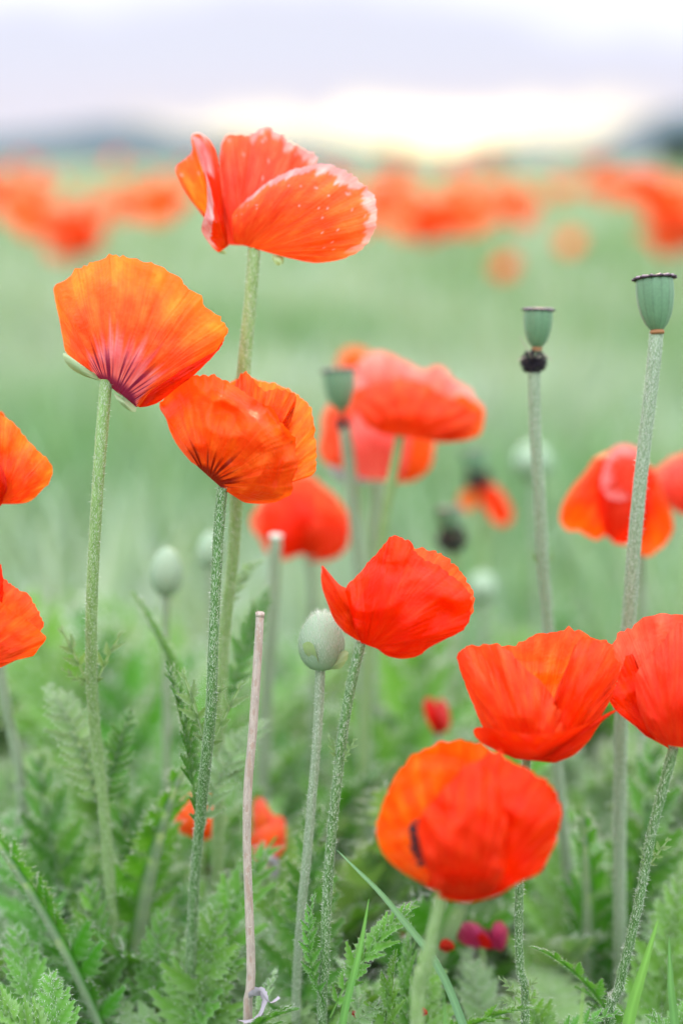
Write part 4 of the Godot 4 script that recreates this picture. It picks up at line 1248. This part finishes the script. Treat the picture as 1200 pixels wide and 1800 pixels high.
	petal(f, d, Vector3(530, 974, 0), Vector3(560, 976, 0), [500, 984, 0, 468, 970, -3, 458, 944, -6, 456, 920, -8, 462, 890, -10, 490, 866, -10, 520, 858, -8, 542, 872, -6, 552, 900, -3, 556, 940, -1], {"bulge": 16.0, "color": RED, "tip": SCARLET, "pleat": 1.4, "ns": 48, "nt": 18})
	petal(f, d, Vector3(536, 978, 3), Vector3(560, 978, 3), [520, 950, 5, 532, 918, 5, 552, 900, 3, 575, 898, 1, 598, 912, -2, 612, 936, -4, 610, 960, -3, 596, 977, -1, 570, 986, 1, 535, 987, 2], {"bulge": 12.0, "color": Color(0.83, 0.07, 0.012), "tip": SCARLET, "pleat": 1.2, "ns": 48, "nt": 18})
	# --- drooping poppy behind the ribbed seed head's stem
	d = 0.88
	pts = [[1112, 812, 0.9], [1118, 860, 0.905], [1124, 960, 0.91], [1130, 1200, 0.94], [1134, 1600, 0.99]]
	f = poppy("poppy", "drooping blurred red poppy with a pink crown behind the tall seed head's stem", pts, 0.003, 0.003, "stem_grey", 0)
	petal(f, d, Vector3(1096, 806, -6), Vector3(1076, 806, -6), [1112, 850, -4, 1090, 920, 2, 1050, 948, 2, 1037, 946, 1, 1020, 934, 0, 1000, 932, -2, 986, 918, -4, 984, 902, -6, 990, 882, -8, 1006, 856, -10, 1028, 830, -11, 1046, 805, -12, 1064, 796, -11, 1080, 786, -9], {"bulge": 10.0, "color": SCARLET, "tip": ORANGE, "pleat": 1.4, "ns": 48, "nt": 18})
	petal(f, d, Vector3(1130, 806, -6), Vector3(1112, 806, -6), [1150, 830, -10, 1166, 870, -8, 1180, 905, -4, 1181, 938, -1, 1162, 962, 2, 1140, 976, 3, 1124, 974, 3, 1108, 940, 3, 1104, 880, 2], {"bulge": 9.0, "color": SCARLET, "tip": ORANGE, "pleat": 1.2, "ns": 40, "nt": 16})
	petal(f, d, Vector3(1124, 800, 0), Vector3(1090, 800, 0), [1142, 840, 6, 1140, 900, 12, 1118, 945, 13, 1088, 958, 12, 1066, 944, 10, 1052, 900, 7, 1050, 850, 3, 1062, 812, -1], {"bulge": 15.0, "color": Color(0.83, 0.09, 0.03), "tip": RED, "pleat": 1.6, "crumple": 2.0, "ns": 48, "nt": 18, "lean": 0.35})
	petal(f, d, Vector3(1126, 830, 10), Vector3(1090, 830, 10), [1130, 800, 2, 1120, 788, -4, 1100, 781, -8, 1080, 785, -7, 1070, 800, -1, 1056, 840, 8, 1060, 866, 15, 1080, 880, 19, 1108, 874, 19, 1126, 852, 15], {"bulge": 4.0, "color": Color(0.86, 0.24, 0.2), "tip": Color(0.88, 0.42, 0.38), "crumple": 2.2, "ns": 40, "nt": 12})  # crown in paler pink, the sky's highlight on top put into its colour
	# --- its neighbour at the right edge
	d = 0.93
	pts = [[1222, 906, 0.93], [1222, 1000, 0.94], [1224, 1600, 1.04]]
	f = poppy("poppy", "blurred pink poppy at the right edge beside the drooping one", pts, 0.003, 0.003, "stem_grey", 0)
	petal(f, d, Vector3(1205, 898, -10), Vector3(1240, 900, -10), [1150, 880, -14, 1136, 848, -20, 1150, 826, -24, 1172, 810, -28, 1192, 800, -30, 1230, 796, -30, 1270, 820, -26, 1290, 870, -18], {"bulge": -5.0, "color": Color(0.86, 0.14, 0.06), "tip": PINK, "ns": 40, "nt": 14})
	petal(f, d, Vector3(1200, 905, 0), Vector3(1240, 906, 0), [1182, 895, 0, 1168, 880, -1, 1164, 850, -2, 1178, 822, -4, 1206, 810, -5, 1244, 822, -4, 1268, 860, -2, 1260, 896, 0], {"bulge": 13.0, "color": Color(0.84, 0.10, 0.05), "tip": Color(0.85, 0.13, 0.09), "pleat": 1.4, "ns": 40, "nt": 16})
	# --- low blooms among the leaves
	d = 0.83
	pts = [[352, 1478, 0.83], [354, 1600, 0.85], [356, 1800, 0.88]]
	f = poppy("poppy", "low orange poppy mostly hidden by leaves around the crumpled poppy's stem", pts, 0.0028, 0.003, "stem_pale", 0)
	petal(f, d, Vector3(346, 1474, 0), Vector3(360, 1476, 0), [318, 1464, 2, 308, 1440, 0, 314, 1412, -4, 330, 1406, -6, 342, 1430, -4], {"bulge": 6.0, "color": Color(0.90, 0.22, 0.03), "ns": 24, "nt": 10})
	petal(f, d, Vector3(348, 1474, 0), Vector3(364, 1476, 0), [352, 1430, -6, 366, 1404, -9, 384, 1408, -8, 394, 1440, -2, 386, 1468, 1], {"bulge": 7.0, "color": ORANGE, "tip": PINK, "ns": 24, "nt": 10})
	petal(f, d, Vector3(344, 1472, -6), Vector3(364, 1474, -6), [322, 1440, -14, 330, 1400, -20, 360, 1392, -22, 384, 1404, -18, 388, 1450, -10], {"bulge": -3.0, "color": ORANGE, "ns": 24, "nt": 10})
	d = 0.82
	pts = [[470, 1524, 0.82], [472, 1620, 0.835], [474, 1800, 0.86]]
	f = poppy("poppy", "low orange poppy with a pale calyx peeking out behind the dry stalk", pts, 0.0028, 0.003, "stem_pale", 0)
	petal(f, d, Vector3(462, 1520, 0), Vector3(478, 1522, 0), [448, 1508, 2, 438, 1478, 1, 452, 1458, -1, 476, 1446, -3, 492, 1440, -5, 498, 1462, -3, 494, 1500, 0], {"bulge": 8.0, "color": Color(0.90, 0.19, 0.02), "tip": Color(0.89, 0.24, 0.1), "ns": 28, "nt": 12})
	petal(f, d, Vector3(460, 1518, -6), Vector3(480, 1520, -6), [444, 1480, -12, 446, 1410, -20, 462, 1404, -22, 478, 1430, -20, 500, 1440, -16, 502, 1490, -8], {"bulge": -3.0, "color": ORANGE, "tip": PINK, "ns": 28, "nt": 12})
	petal(f, d, Vector3(464, 1520, 4), Vector3(478, 1520, 4), [466, 1506, 8, 478, 1504, 9, 490, 1512, 8, 490, 1536, 6, 478, 1546, 5], {"name": "sepal", "mat": "dry_leaf", "bulge": 3.0, "crumple": 0.0, "ns": 16, "nt": 6})


# ------------------------------------------------------------------ seed heads and buds

func lathe(c: Vector3, axis: Vector3, prof: Array, n := 26, ribs := 0, depth := 0.0, uvs := true) -> ArrayMesh:
	var side := axis.cross(Vector3(0, 0, 1)).normalized()
	var other := axis.cross(side)
	var v := PackedVector3Array()
	var uv := PackedVector2Array()
	var idx := PackedInt32Array()
	for j in prof.size():
		for k in n + 1:
			var a := TAU * k / n
			var r: float = prof[j][0] * (1.0 + depth * cos(a * ribs))
			v.append(c + axis * prof[j][1] + (side * cos(a) + other * sin(a)) * r)
			uv.append(Vector2(float(k) / n, float(j) / prof.size()))
	for j in prof.size() - 1:
		for k in n:
			var q := j * (n + 1) + k
			var w := q + n + 1
			idx.append_array([q, w, q + 1, q + 1, w, w + 1])
	return build_mesh(v, idx, uv)


func seed_head(label: String, pts: Array, r: float, head: Array, kind := "stem_grey", ball := false, hairs := 900) -> Node3D:
	# head: base px, py, depth, top px, py, depth, half width in mm
	var root := thing("poppy_seed_head", label, "seed head", foot(pts))
	stem(root, pts, r, r * 1.1, kind, hairs)
	var a := at(head[0], head[1], head[2])
	var b := at(head[3], head[4], head[5])
	var ax := (b - a).normalized()
	var h := a.distance_to(b)
	var w: float = head[6] * 0.001
	var prof := []
	for q in [[0.0, 0.0], [0.22, 0.0], [0.36, 0.03], [0.6, 0.13], [0.81, 0.29], [0.94, 0.48], [1.0, 0.66], [1.0, 0.8], [0.98, 0.9], [0.9, 0.95], [0.5, 0.96], [0.0, 0.96]]:
		prof.append([q[0] * w, q[1] * h])
	part(root, "capsule", lathe(a, ax, prof, 52, 13, 0.018), M.pod)
	var disc := []
	for q in [[0.0, 0.955], [0.6, 0.95], [1.06, 0.925], [1.12, 0.94], [1.08, 0.965], [0.6, 0.99], [0.0, 0.985]]:
		disc.append([q[0] * w, q[1] * h])
	var s := part(root, "stigma_disc", lathe(a, ax, disc, 78, 13, 0.10), M.stigma)
	var side := ax.cross(Vector3(0, 0, 1)).normalized()
	var other := ax.cross(side)
	var v := PackedVector3Array()
	var idx := PackedInt32Array()
	for k in 13:   # raised rays on the disc
		var ang := TAU * k / 13.0
		var out := side * cos(ang) + other * sin(ang)
		var across := ax.cross(out) * w * 0.06
		var o := a + ax * h * 0.985
		var e := a + ax * h * 0.97 + out * w * 1.05
		var n := v.size()
		v.append_array([o - across, o + across, e - across, e + across, o + ax * w * 0.07, e + ax * w * 0.06])
		idx.append_array([n, n + 2, n + 4, n + 4, n + 2, n + 5, n + 1, n + 4, n + 3, n + 3, n + 4, n + 5, n + 2, n + 3, n + 5])
	part(s, "stigma_ray", build_mesh(v, idx), M.stigma_ray).set_meta("kind", "stuff")
	part(root, "collar", lathe(a - ax * 0.0016, ax, [[0.0, 0.0], [w * 0.34, 0.0], [w * 0.4, 0.001], [w * 0.34, 0.0022], [0.0, 0.0022]], 24), M.collar)
	if ball:
		stamens(root, a - ax * 0.0075, -ax, 0.0075, 420)
	return root


func bud(label: String, pts: Array, r: float, head: Array, hairs := 2400) -> Node3D:
	var root := thing("poppy_bud", label, "flower bud", foot(pts))
	stem(root, pts, r, r * 1.15, "stem_grey", 900 if hairs > 1000 else 200)
	var a := at(head[0], head[1], head[2])
	var b := at(head[3], head[4], head[5])
	var ax := (b - a).normalized()
	var h := a.distance_to(b)
	var w: float = head[6] * 0.001
	var side := ax.cross(Vector3(0, 0, 1)).normalized()
	var other := ax.cross(side)
	for half in 2:   # two sepals that meet in a seam
		var v := PackedVector3Array()
		var idx := PackedInt32Array()
		var turn := -0.5 + PI * half
		for j in 21:
			var t := j / 20.0
			var rr := w * pow(sin(PI * clampf(pow(t, 0.85), 0.001, 0.999)), 0.5)
			for k in 21:
				var s := k / 20.0
				var ang := turn + PI * s
				var seam := 1.0 - 0.10 * (exp(-pow(s * 16.0, 2.0)) + exp(-pow((1.0 - s) * 16.0, 2.0))) + 0.03 * exp(-pow((s - 0.09) * 18.0, 2.0)) + 0.03 * exp(-pow((s - 0.91) * 18.0, 2.0))
				v.append(a + ax * h * t + (side * cos(ang) + other * sin(ang)) * rr * seam)
		for j in 20:
			for k in 20:
				var q := j * 21 + k
				idx.append_array([q, q + 21, q + 1, q + 1, q + 21, q + 22])
		part(root, "sepal", build_mesh(v, idx), M.bud)
	var v := PackedVector3Array()
	var idx := PackedInt32Array()
	for k in hairs:
		var t := rng.randf_range(0.02, 0.99)
		var ang := rng.randf() * TAU
		var out := side * cos(ang) + other * sin(ang)
		var rr := w * pow(sin(PI * pow(t, 0.85)), 0.5)
		var p := a + ax * h * t + out * rr * 0.98
		var nrm := (out + ax * (t - 0.5) * 1.4).normalized()
		var dir := (nrm * rng.randf_range(0.15, 0.6) + ax * 0.9 + ax.cross(out) * rng.randf_range(-0.3, 0.3)).normalized() * w * rng.randf_range(0.14, 0.30)
		var sd := dir.cross(nrm).normalized() * 0.00011
		var n := v.size()
		v.append_array([p - sd, p + sd, p + dir])
		idx.append_array([n, n + 1, n + 2])
	part(root, "bud_hair", build_mesh(v, idx), M.hair).set_meta("kind", "stuff")
	return root


func down(px: float, py: float, d: float, pts: Array) -> Array:   # stem points whose depth follows the upright through the first
	var out := [[px, py, d]]
	for q in pts:
		out.append([q[0], q[1], upright(py, d, q[1])])
	return out


func build_heads_and_buds() -> void:
	seed_head("ribbed green seed head with a dark toothed cap on a hairy grey stem", [[1153, 584, 0.694], [1146, 660, 0.696], [1134, 760, 0.70], [1122, 870, 0.706], [1112, 980, 0.715], [1104, 1090, 0.726], [1094, 1200, 0.738], [1090, 1300, 0.75], [1088, 1500, 0.775], [1086, 1800, 0.81]], 0.0034, [1154, 582, 0.693, 1149, 484, 0.693, 9.1], "stem_grey", false, 2000)
	var h := seed_head("smaller green seed head above a dark ball of stamens, upper right", [[938, 654, 0.745], [940, 760, 0.752], [948, 880, 0.762], [953, 990, 0.775], [960, 1060, 0.784], [966, 1150, 0.795], [978, 1340, 0.82], [992, 1480, 0.84], [1012, 1640, 0.865], [1030, 1800, 0.89]], 0.0032, [943, 612, 0.744, 946, 541, 0.742, 7.4], "stem_grey", false, 900)
	stamens(h, at(937, 636, 0.745), Vector3(0, -0.4, 0), 0.0068, 520)
	for q in [[930, 620, -18, -28], [955, 622, 14, 12], [922, 628, -14, 6]]:   # loose withered filaments
		var t := tube_mesh([at(936, 634, 0.745), at((936 + q[0]) * 0.5, (634 + q[1]) * 0.5, 0.743), at(q[0], q[1], 0.741), at(q[0] + q[2], q[1] + q[3], 0.74)], 0.0003, 0.0002, 8, 5)
		part(h, "filament", t[0], M.stem_dry)
	for q in [[953, 1002, 0.775, -16, -36], [956, 1002, 0.776, 12, -30]]:
		bract(h, q[0], q[1], q[2], q[3], q[4], 1.2)
	h = seed_head("blue green seed head left of the pale rimmed poppy", down(606, 752, 0.90, [[612, 800], [620, 880], [630, 980], [636, 1100], [640, 1300], [646, 1700]]), 0.0042, [600, 722, 0.90, 595, 648, 0.90, 10.0], "stem_grey", false, 0)
	stamens(h, at(604, 744, 0.90), Vector3(0, -0.2, 0), 0.006, 200)
	h = seed_head("dim seed head on a dark stamen ball, above the centre red poppy", down(796, 950, 1.05, [[798, 1010], [800, 1100], [802, 1300], [804, 1600]]), 0.003, [792, 938, 1.05, 788, 892, 1.05, 9.5], "stem_pale", false, 0)
	stamens(h, at(794, 946, 1.05), Vector3(0, -0.3, 0.2), 0.0115, 420)
	h = seed_head("blurred blue seed head with one last red petal hanging from it", down(842, 852, 1.28, [[846, 900], [850, 1000], [856, 1300], [862, 1600]]), 0.003, [838, 838, 1.28, 832, 788, 1.28, 11.0], "stem_pale", false, 0)
	stamens(h, at(840, 844, 1.28), Vector3(0, -0.3, 0.2), 0.0125, 420)
	petal(h, 1.28, Vector3(842, 850, 4), Vector3(856, 846, 4), [846, 880, 8, 864, 912, 10, 882, 924, 10, 898, 914, 8, 896, 890, 6, 878, 860, 5], {"bulge": 8.0, "color": SCARLET, "ns": 24, "nt": 10})
	petal(h, 1.28, Vector3(832, 852, 2), Vector3(844, 854, 2), [812, 866, 3, 806, 884, 4, 822, 898, 4, 838, 884, 4], {"bulge": 4.0, "color": Color(0.85, 0.26, 0.04), "ns": 20, "nt": 8})
	bud("round hairy green bud beside the centre red poppy, two small bracts at its base", [[563, 1176, 0.688], [561, 1230, 0.689], [557, 1300, 0.69], [551, 1370, 0.692], [545, 1440, 0.695], [537, 1530, 0.70], [530, 1600, 0.706], [520, 1800, 0.73]], 0.0022, [564, 1180, 0.688, 566, 1076, 0.686, 11.2])
	var b := get_child(get_child_count() - 1) as Node3D
	for q in [[[555, 1177, 1], [566, 1180, 3], [540, 1160, 4, 532, 1136, 10, 538, 1128, 12, 550, 1132, 13, 556, 1150, 11, 563, 1172, 5]], [[566, 1178, 1], [574, 1176, 1], [598, 1176, 2, 610, 1160, 4, 611, 1146, 4, 602, 1144, 4, 588, 1160, 3]]]:
		petal(b, 0.686, Vector3(q[0][0], q[0][1], q[0][2]), Vector3(q[1][0], q[1][1], q[1][2]), q[2], {"name": "bract", "mat": "sepal", "bulge": 1.5, "pleat": 0.3, "crumple": 0.0, "ns": 20, "nt": 8})
	bud("blurred oval bud left of the crumpled poppy's stem", down(291, 1050, 0.86, [[291, 1120], [292, 1250], [294, 1500], [298, 1800]]), 0.0022, [291, 1050, 0.86, 295, 962, 0.86, 9.5], 500)
	bud("faint bud half hidden behind the crumpled poppy's stem", down(368, 1000, 0.95, [[372, 1100], [378, 1300], [384, 1700]]), 0.0022, [368, 1002, 0.95, 370, 934, 0.95, 8.5], 300)
	bud("pale blurred bud behind the smaller seed head's stem", down(936, 840, 1.35, [[938, 900], [942, 1100], [948, 1500]]), 0.003, [936, 842, 1.35, 934, 778, 1.35, 19.0], 300)
	bud("pale blurred bud right of the centre red poppy", down(848, 1062, 1.2, [[850, 1100], [854, 1300], [858, 1600]]), 0.003, [848, 1062, 1.2, 846, 1004, 1.2, 13.0], 300)
	h = bud("small pinkish red bud opening left of the bowl shaped poppy", down(770, 1290, 0.93, [[772, 1340], [774, 1500], [776, 1700]]), 0.0022, [771, 1292, 0.93, 768, 1262, 0.93, 5.0], 100)
	petal(h, 0.93, Vector3(762, 1288, 6), Vector3(782, 1288, 6), [748, 1262, 6, 744, 1236, 4, 756, 1226, 2, 766, 1240, 6, 776, 1262, 8], {"bulge": 5.0, "color": Color(0.72, 0.03, 0.02), "ns": 24, "nt": 10})
	petal(h, 0.93, Vector3(766, 1290, 5), Vector3(784, 1288, 5), [762, 1250, 4, 772, 1228, 2, 786, 1240, 2, 792, 1270, 4], {"bulge": 5.0, "color": Color(0.72, 0.09, 0.09), "ns": 24, "nt": 10})


# ------------------------------------------------------------------ small things

func ribbon(label: String, called: String, category: String, pts: Array, wide: float, m: Material, tint: Color, facing: Vector3, twist := 0.0, group := "") -> void:
	var w := []
	for q in pts:
		w.append(at(q[0], q[1], q[2]))
	var p := along(w, 40)
	var v := PackedVector3Array()
	var idx := PackedInt32Array()
	var col := PackedColorArray()
	for i in 40:
		var t := i / 39.0
		var tan := (p[mini(i + 1, 39)] - p[maxi(i - 1, 0)]).normalized()
		var s := tan.cross(facing).normalized().rotated(tan, twist * t)
		var nrm := s.cross(tan)
		var hw := wide * (0.75 + 0.6 * t) * pow(1.0 - pow(t, 2.2), 0.8) + 0.00012
		for q in [-1.0, -0.5, 0.0, 0.5, 1.0]:
			v.append(p[i] + s * hw * q + nrm * hw * 0.35 * absf(q))
			var k := 1.0 + 0.12 * nz.get_noise_2d(q * 3.0, t * 8.0) + (0.25 if q == 0.0 else 0.0)
			col.append(Color(tint.r * k, tint.g * k, tint.b * k))
	for i in 39:
		for q in 4:
			var a := i * 5 + q
			idx.append_array([a, a + 5, a + 1, a + 1, a + 5, a + 6])
	var o := part(self, numbered(called), build_mesh(v, idx, PackedVector2Array(), col), m)
	o.set_meta("label", label)
	o.set_meta("category", category)
	if group:
		o.set_meta("group", group)


func build_small_things() -> void:
	# dry cut stalk with a curled dead leaf
	var pts := [[457, 1080, 0.668], [455, 1120, 0.668], [450, 1200, 0.669], [444, 1290, 0.67], [436, 1380, 0.672], [434, 1480, 0.675], [438, 1600, 0.678], [441, 1680, 0.68], [441, 1740, 0.682], [436, 1800, 0.685]]
	var root := thing("dry_stalk", "bare beige dry stalk cut off at the top, left of the round bud", "dead stem", foot(pts))
	stem(root, pts, 0.0019, 0.0025, "stem_dry", 500, 0.0014)
	part(root, "cut_end", lathe(at(457, 1081, 0.668), Vector3(0.05, 1, 0).normalized(), [[0.0, -0.001], [0.0020, -0.001], [0.00225, 0.0006], [0.0019, 0.0012], [0.0011, 0.0004], [0.0, 0.0002]], 18), M.stem_dry)
	var fv := PackedVector3Array()
	var fi := PackedInt32Array()
	for k in 34:   # torn fibres at the cut
		var a := rng.randf() * TAU
		var o := at(457, 1080, 0.668) + Vector3(cos(a), 0, sin(a)) * 0.0019
		var e := o + Vector3(cos(a) * rng.randf_range(-0.4, 0.9), rng.randf_range(0.6, 2.6), sin(a) * rng.randf_range(-0.4, 0.9)) * 0.001
		var sd := Vector3(-sin(a), 0, cos(a)) * rng.randf_range(0.0001, 0.0003)
		var b := fv.size()
		fv.append_array([o - sd, o + sd, e])
		fi.append_array([b, b + 1, b + 2])
	part(root, "torn_fibre", build_mesh(fv, fi), M.stem_dry).set_meta("kind", "stuff")
	var dl := []
	for q in [[434, 1796, 0.68], [448, 1788, 0.674], [458, 1772, 0.672], [460, 1756, 0.674], [452, 1746, 0.678], [446, 1750, 0.674], [458, 1742, 0.67], [470, 1760, 0.667], [480, 1764, 0.666], [492, 1754, 0.667]]:
		dl.append(at(q[0], q[1], q[2]))
	var p := along(dl, 60)
	var v := PackedVector3Array()
	var idx := PackedInt32Array()
	for i in 60:
		var t := i / 59.0
		var tan := (p[mini(i + 1, 59)] - p[maxi(i - 1, 0)]).normalized()
		var s := tan.cross(Vector3(0.1, 0.2, 1)).normalized().rotated(tan, 5.0 * t)
		var nrm := s.cross(tan)
		var hw := 0.0042 * (1.0 - 0.7 * t) * (1.0 + 0.5 * nz.get_noise_1d(t * 22.0))
		for q in [-1.0, -0.4, 0.3, 1.0]:
			v.append(p[i] + s * hw * q + nrm * hw * 0.5 * (q * q + 0.4 * nz.get_noise_2d(q * 5.0, t * 30.0)))
	for i in 59:
		for q in 3:
			var a := i * 4 + q
			idx.append_array([a, a + 4, a + 1, a + 1, a + 4, a + 5])
	part(root, "dead_leaf", build_mesh(v, idx), M.dry_leaf)
	# thick pale stalk, cut, out of focus
	pts = [[485, 942, 0.88], [482, 1000, 0.885], [477, 1100, 0.895], [470, 1200, 0.91], [464, 1300, 0.925], [456, 1600, 0.97]]
	root = thing("cut_stem", "thick pale blurred stem, cut off in front of the deep red poppy", "plant stem", foot(pts))
	stem(root, pts, 0.004, 0.0044, "stem_grey", 300)
	part(root, "cut_end", lathe(at(485, 943, 0.88), Vector3(0.05, 1, 0).normalized(), [[0.0, -0.001], [0.0039, -0.001], [0.0043, 0.0008], [0.003, 0.001], [0.0, 0.0005]], 18), M.hair)
	# leafy grey stem at the left edge
	pts = [[-6, 1130, 0.80], [4, 1200, 0.805], [12, 1250, 0.81], [24, 1300, 0.815], [36, 1360, 0.82], [42, 1500, 0.84], [44, 1800, 0.88]]
	root = thing("leafy_stem", "soft grey stem with a leafy knot at the left edge, below the scarlet tips", "plant stem", foot(pts))
	stem(root, pts, 0.003, 0.0034, "stem_grey", 300)
	for q in [[12, 1282, 0.81, -20, -60], [14, 1282, 0.81, 14, -50], [10, 1284, 0.812, -30, -20]]:
		bract(root, q[0], q[1], q[2], q[3], q[4], 1.1)
	leaf(root, at(38, 1420, 0.83), at(62, 1310, 0.84), -fwd + Vector3(-0.3, 0.1, 0), 3, 1.6)
	# grass blades
	var g := Color(0.13, 0.30, 0.10)
	ribbon("long grass blade arching from the centre stem down to the right", "grass_blade", "grass blade", [[880, 2150, 0.66], [840, 1900, 0.655], [800, 1768, 0.655], [762, 1688, 0.654], [716, 1628, 0.654], [668, 1570, 0.655], [626, 1528, 0.658], [592, 1494, 0.662]], 0.0022, M.grass, Color(0.16, 0.32, 0.17), -fwd + Vector3(0.3, 0.3, 0))
	ribbon("short upright grass blade crossing the arched blade", "grass_blade", "grass blade", [[570, 2150, 0.66], [592, 1900, 0.658], [604, 1790, 0.657], [620, 1720, 0.656], [636, 1650, 0.656], [648, 1580, 0.656]], 0.0022, M.grass, Color(0.14, 0.34, 0.09), -fwd + Vector3(-0.2, 0.1, 0))
	ribbon("broad bright grass blade leaning right at the lower right", "grass_blade", "grass blade", [[1060, 2200, 0.665], [1086, 1950, 0.66], [1104, 1800, 0.655], [1122, 1730, 0.652], [1140, 1670, 0.65], [1156, 1615, 0.65]], 0.0036, M.grass, Color(0.17, 0.38, 0.09), -fwd + Vector3(-0.3, 0.1, 0))
	ribbon("pointed dark grass blade in the lower right corner", "grass_blade", "grass blade", [[1190, 2150, 0.66], [1186, 1900, 0.655], [1184, 1800, 0.654], [1178, 1740, 0.652], [1176, 1690, 0.652], [1175, 1645, 0.652]], 0.0028, M.grass, g, -fwd + Vector3(0.1, 0.1, 0))
	ribbon("small blurred grass blade right of the big poppy's stem", "grass_blade", "grass blade", [[786, 2100, 0.62], [784, 1850, 0.61], [782, 1790, 0.61], [778, 1740, 0.61]], 0.0015, M.grass, g, -fwd)
	ribbon("small pale grass blade beside the toothed arching leaf", "grass_blade", "grass blade", [[1008, 2100, 0.62], [1016, 1850, 0.61], [1020, 1790, 0.61], [1024, 1735, 0.61]], 0.0017, M.grass, Color(0.2, 0.36, 0.12), -fwd + Vector3(0.2, 0, 0))
	# wilted flower
	var d := 0.79
	pts = [[846, 1666, 0.79], [850, 1740, 0.80], [852, 1800, 0.81]]
	root = poppy("wilted_poppy", "wilted crumpled magenta poppy low under the big blurred one", pts, 0.002, 0.0024, "stem_pale", 200)
	var mag := Color(0.55, 0.07, 0.26)
	petal(root, d, Vector3(836, 1664, 0), Vector3(856, 1666, 0), [806, 1656, 3, 800, 1636, 4, 806, 1624, 3, 824, 1620, 1, 842, 1626, 0, 856, 1640, 2], {"bulge": 6.0, "color": mag, "tip": Color(0.58, 0.2, 0.34), "crumple": 2.2, "ns": 36, "nt": 14})
	petal(root, d, Vector3(846, 1666, 4), Vector3(866, 1668, 4), [838, 1646, 8, 846, 1640, 8, 858, 1648, 8, 864, 1658, 6], {"bulge": 4.0, "color": Color(0.75, 0.03, 0.02), "crumple": 2.0, "ns": 30, "nt": 10})
	petal(root, d, Vector3(858, 1668, 2), Vector3(872, 1668, 2), [862, 1642, 2, 866, 1624, 1, 880, 1619, 0, 892, 1634, 1, 890, 1660, 3, 880, 1672, 3], {"bulge": 6.0, "color": mag, "tip": Color(0.56, 0.16, 0.24), "crumple": 1.6, "ns": 30, "nt": 12})
	petal(root, d, Vector3(836, 1668, 1), Vector3(862, 1669, 1), [812, 1660, -4, 818, 1640, -8, 838, 1630, -9, 858, 1634, -9, 874, 1646, -6, 880, 1662, -2], {"bulge": -3.0, "color": mag, "tip": Color(0.56, 0.13, 0.28), "crumple": 3.0, "ns": 30, "nt": 12})
	# fallen petals low among the leaves
	for q in [[704, 1656, 0.82, "fallen rust red petal deep among the leaves under the big poppy", Color(0.45, 0.07, 0.02), 17.0], [784, 1664, 0.76, "small scarlet petal left of the wilted magenta poppy", Color(0.8, 0.08, 0.04), 14.0], [742, 1780, 0.70, "tiny red petal scrap on a leaf at the bottom centre", Color(0.8, 0.06, 0.03), 9.0], [622, 1786, 0.72, "rust coloured petal scrap at the bottom left of the big poppy's stem", Color(0.55, 0.08, 0.02), 11.0], [380, 1532, 0.86, "dark maroon withered bloom scrap among leaves left of the dry stalk", Color(0.07, 0.02, 0.02), 15.0]]:
		var c := at(q[0], q[1], q[2])
		var holder := thing("fallen_petal", q[3], "petal", Vector3(c.x, c.y - 0.004, c.z))
		var s: float = q[5]
		petal(holder, q[2], Vector3(q[0] - s * 0.2, q[1] + s * 0.7, 0), Vector3(q[0] + s * 0.2, q[1] + s * 0.7, 0), [q[0] - s, q[1] + s * 0.2, 2, q[0] - s * 0.8, q[1] - s * 0.6, 0, q[0], q[1] - s, -3, q[0] + s * 0.9, q[1] - s * 0.4, 0, q[0] + s, q[1] + s * 0.3, 2], {"name": "petal_blade", "bulge": 3.0, "color": q[4], "crumple": 0.8, "ns": 20, "nt": 8})
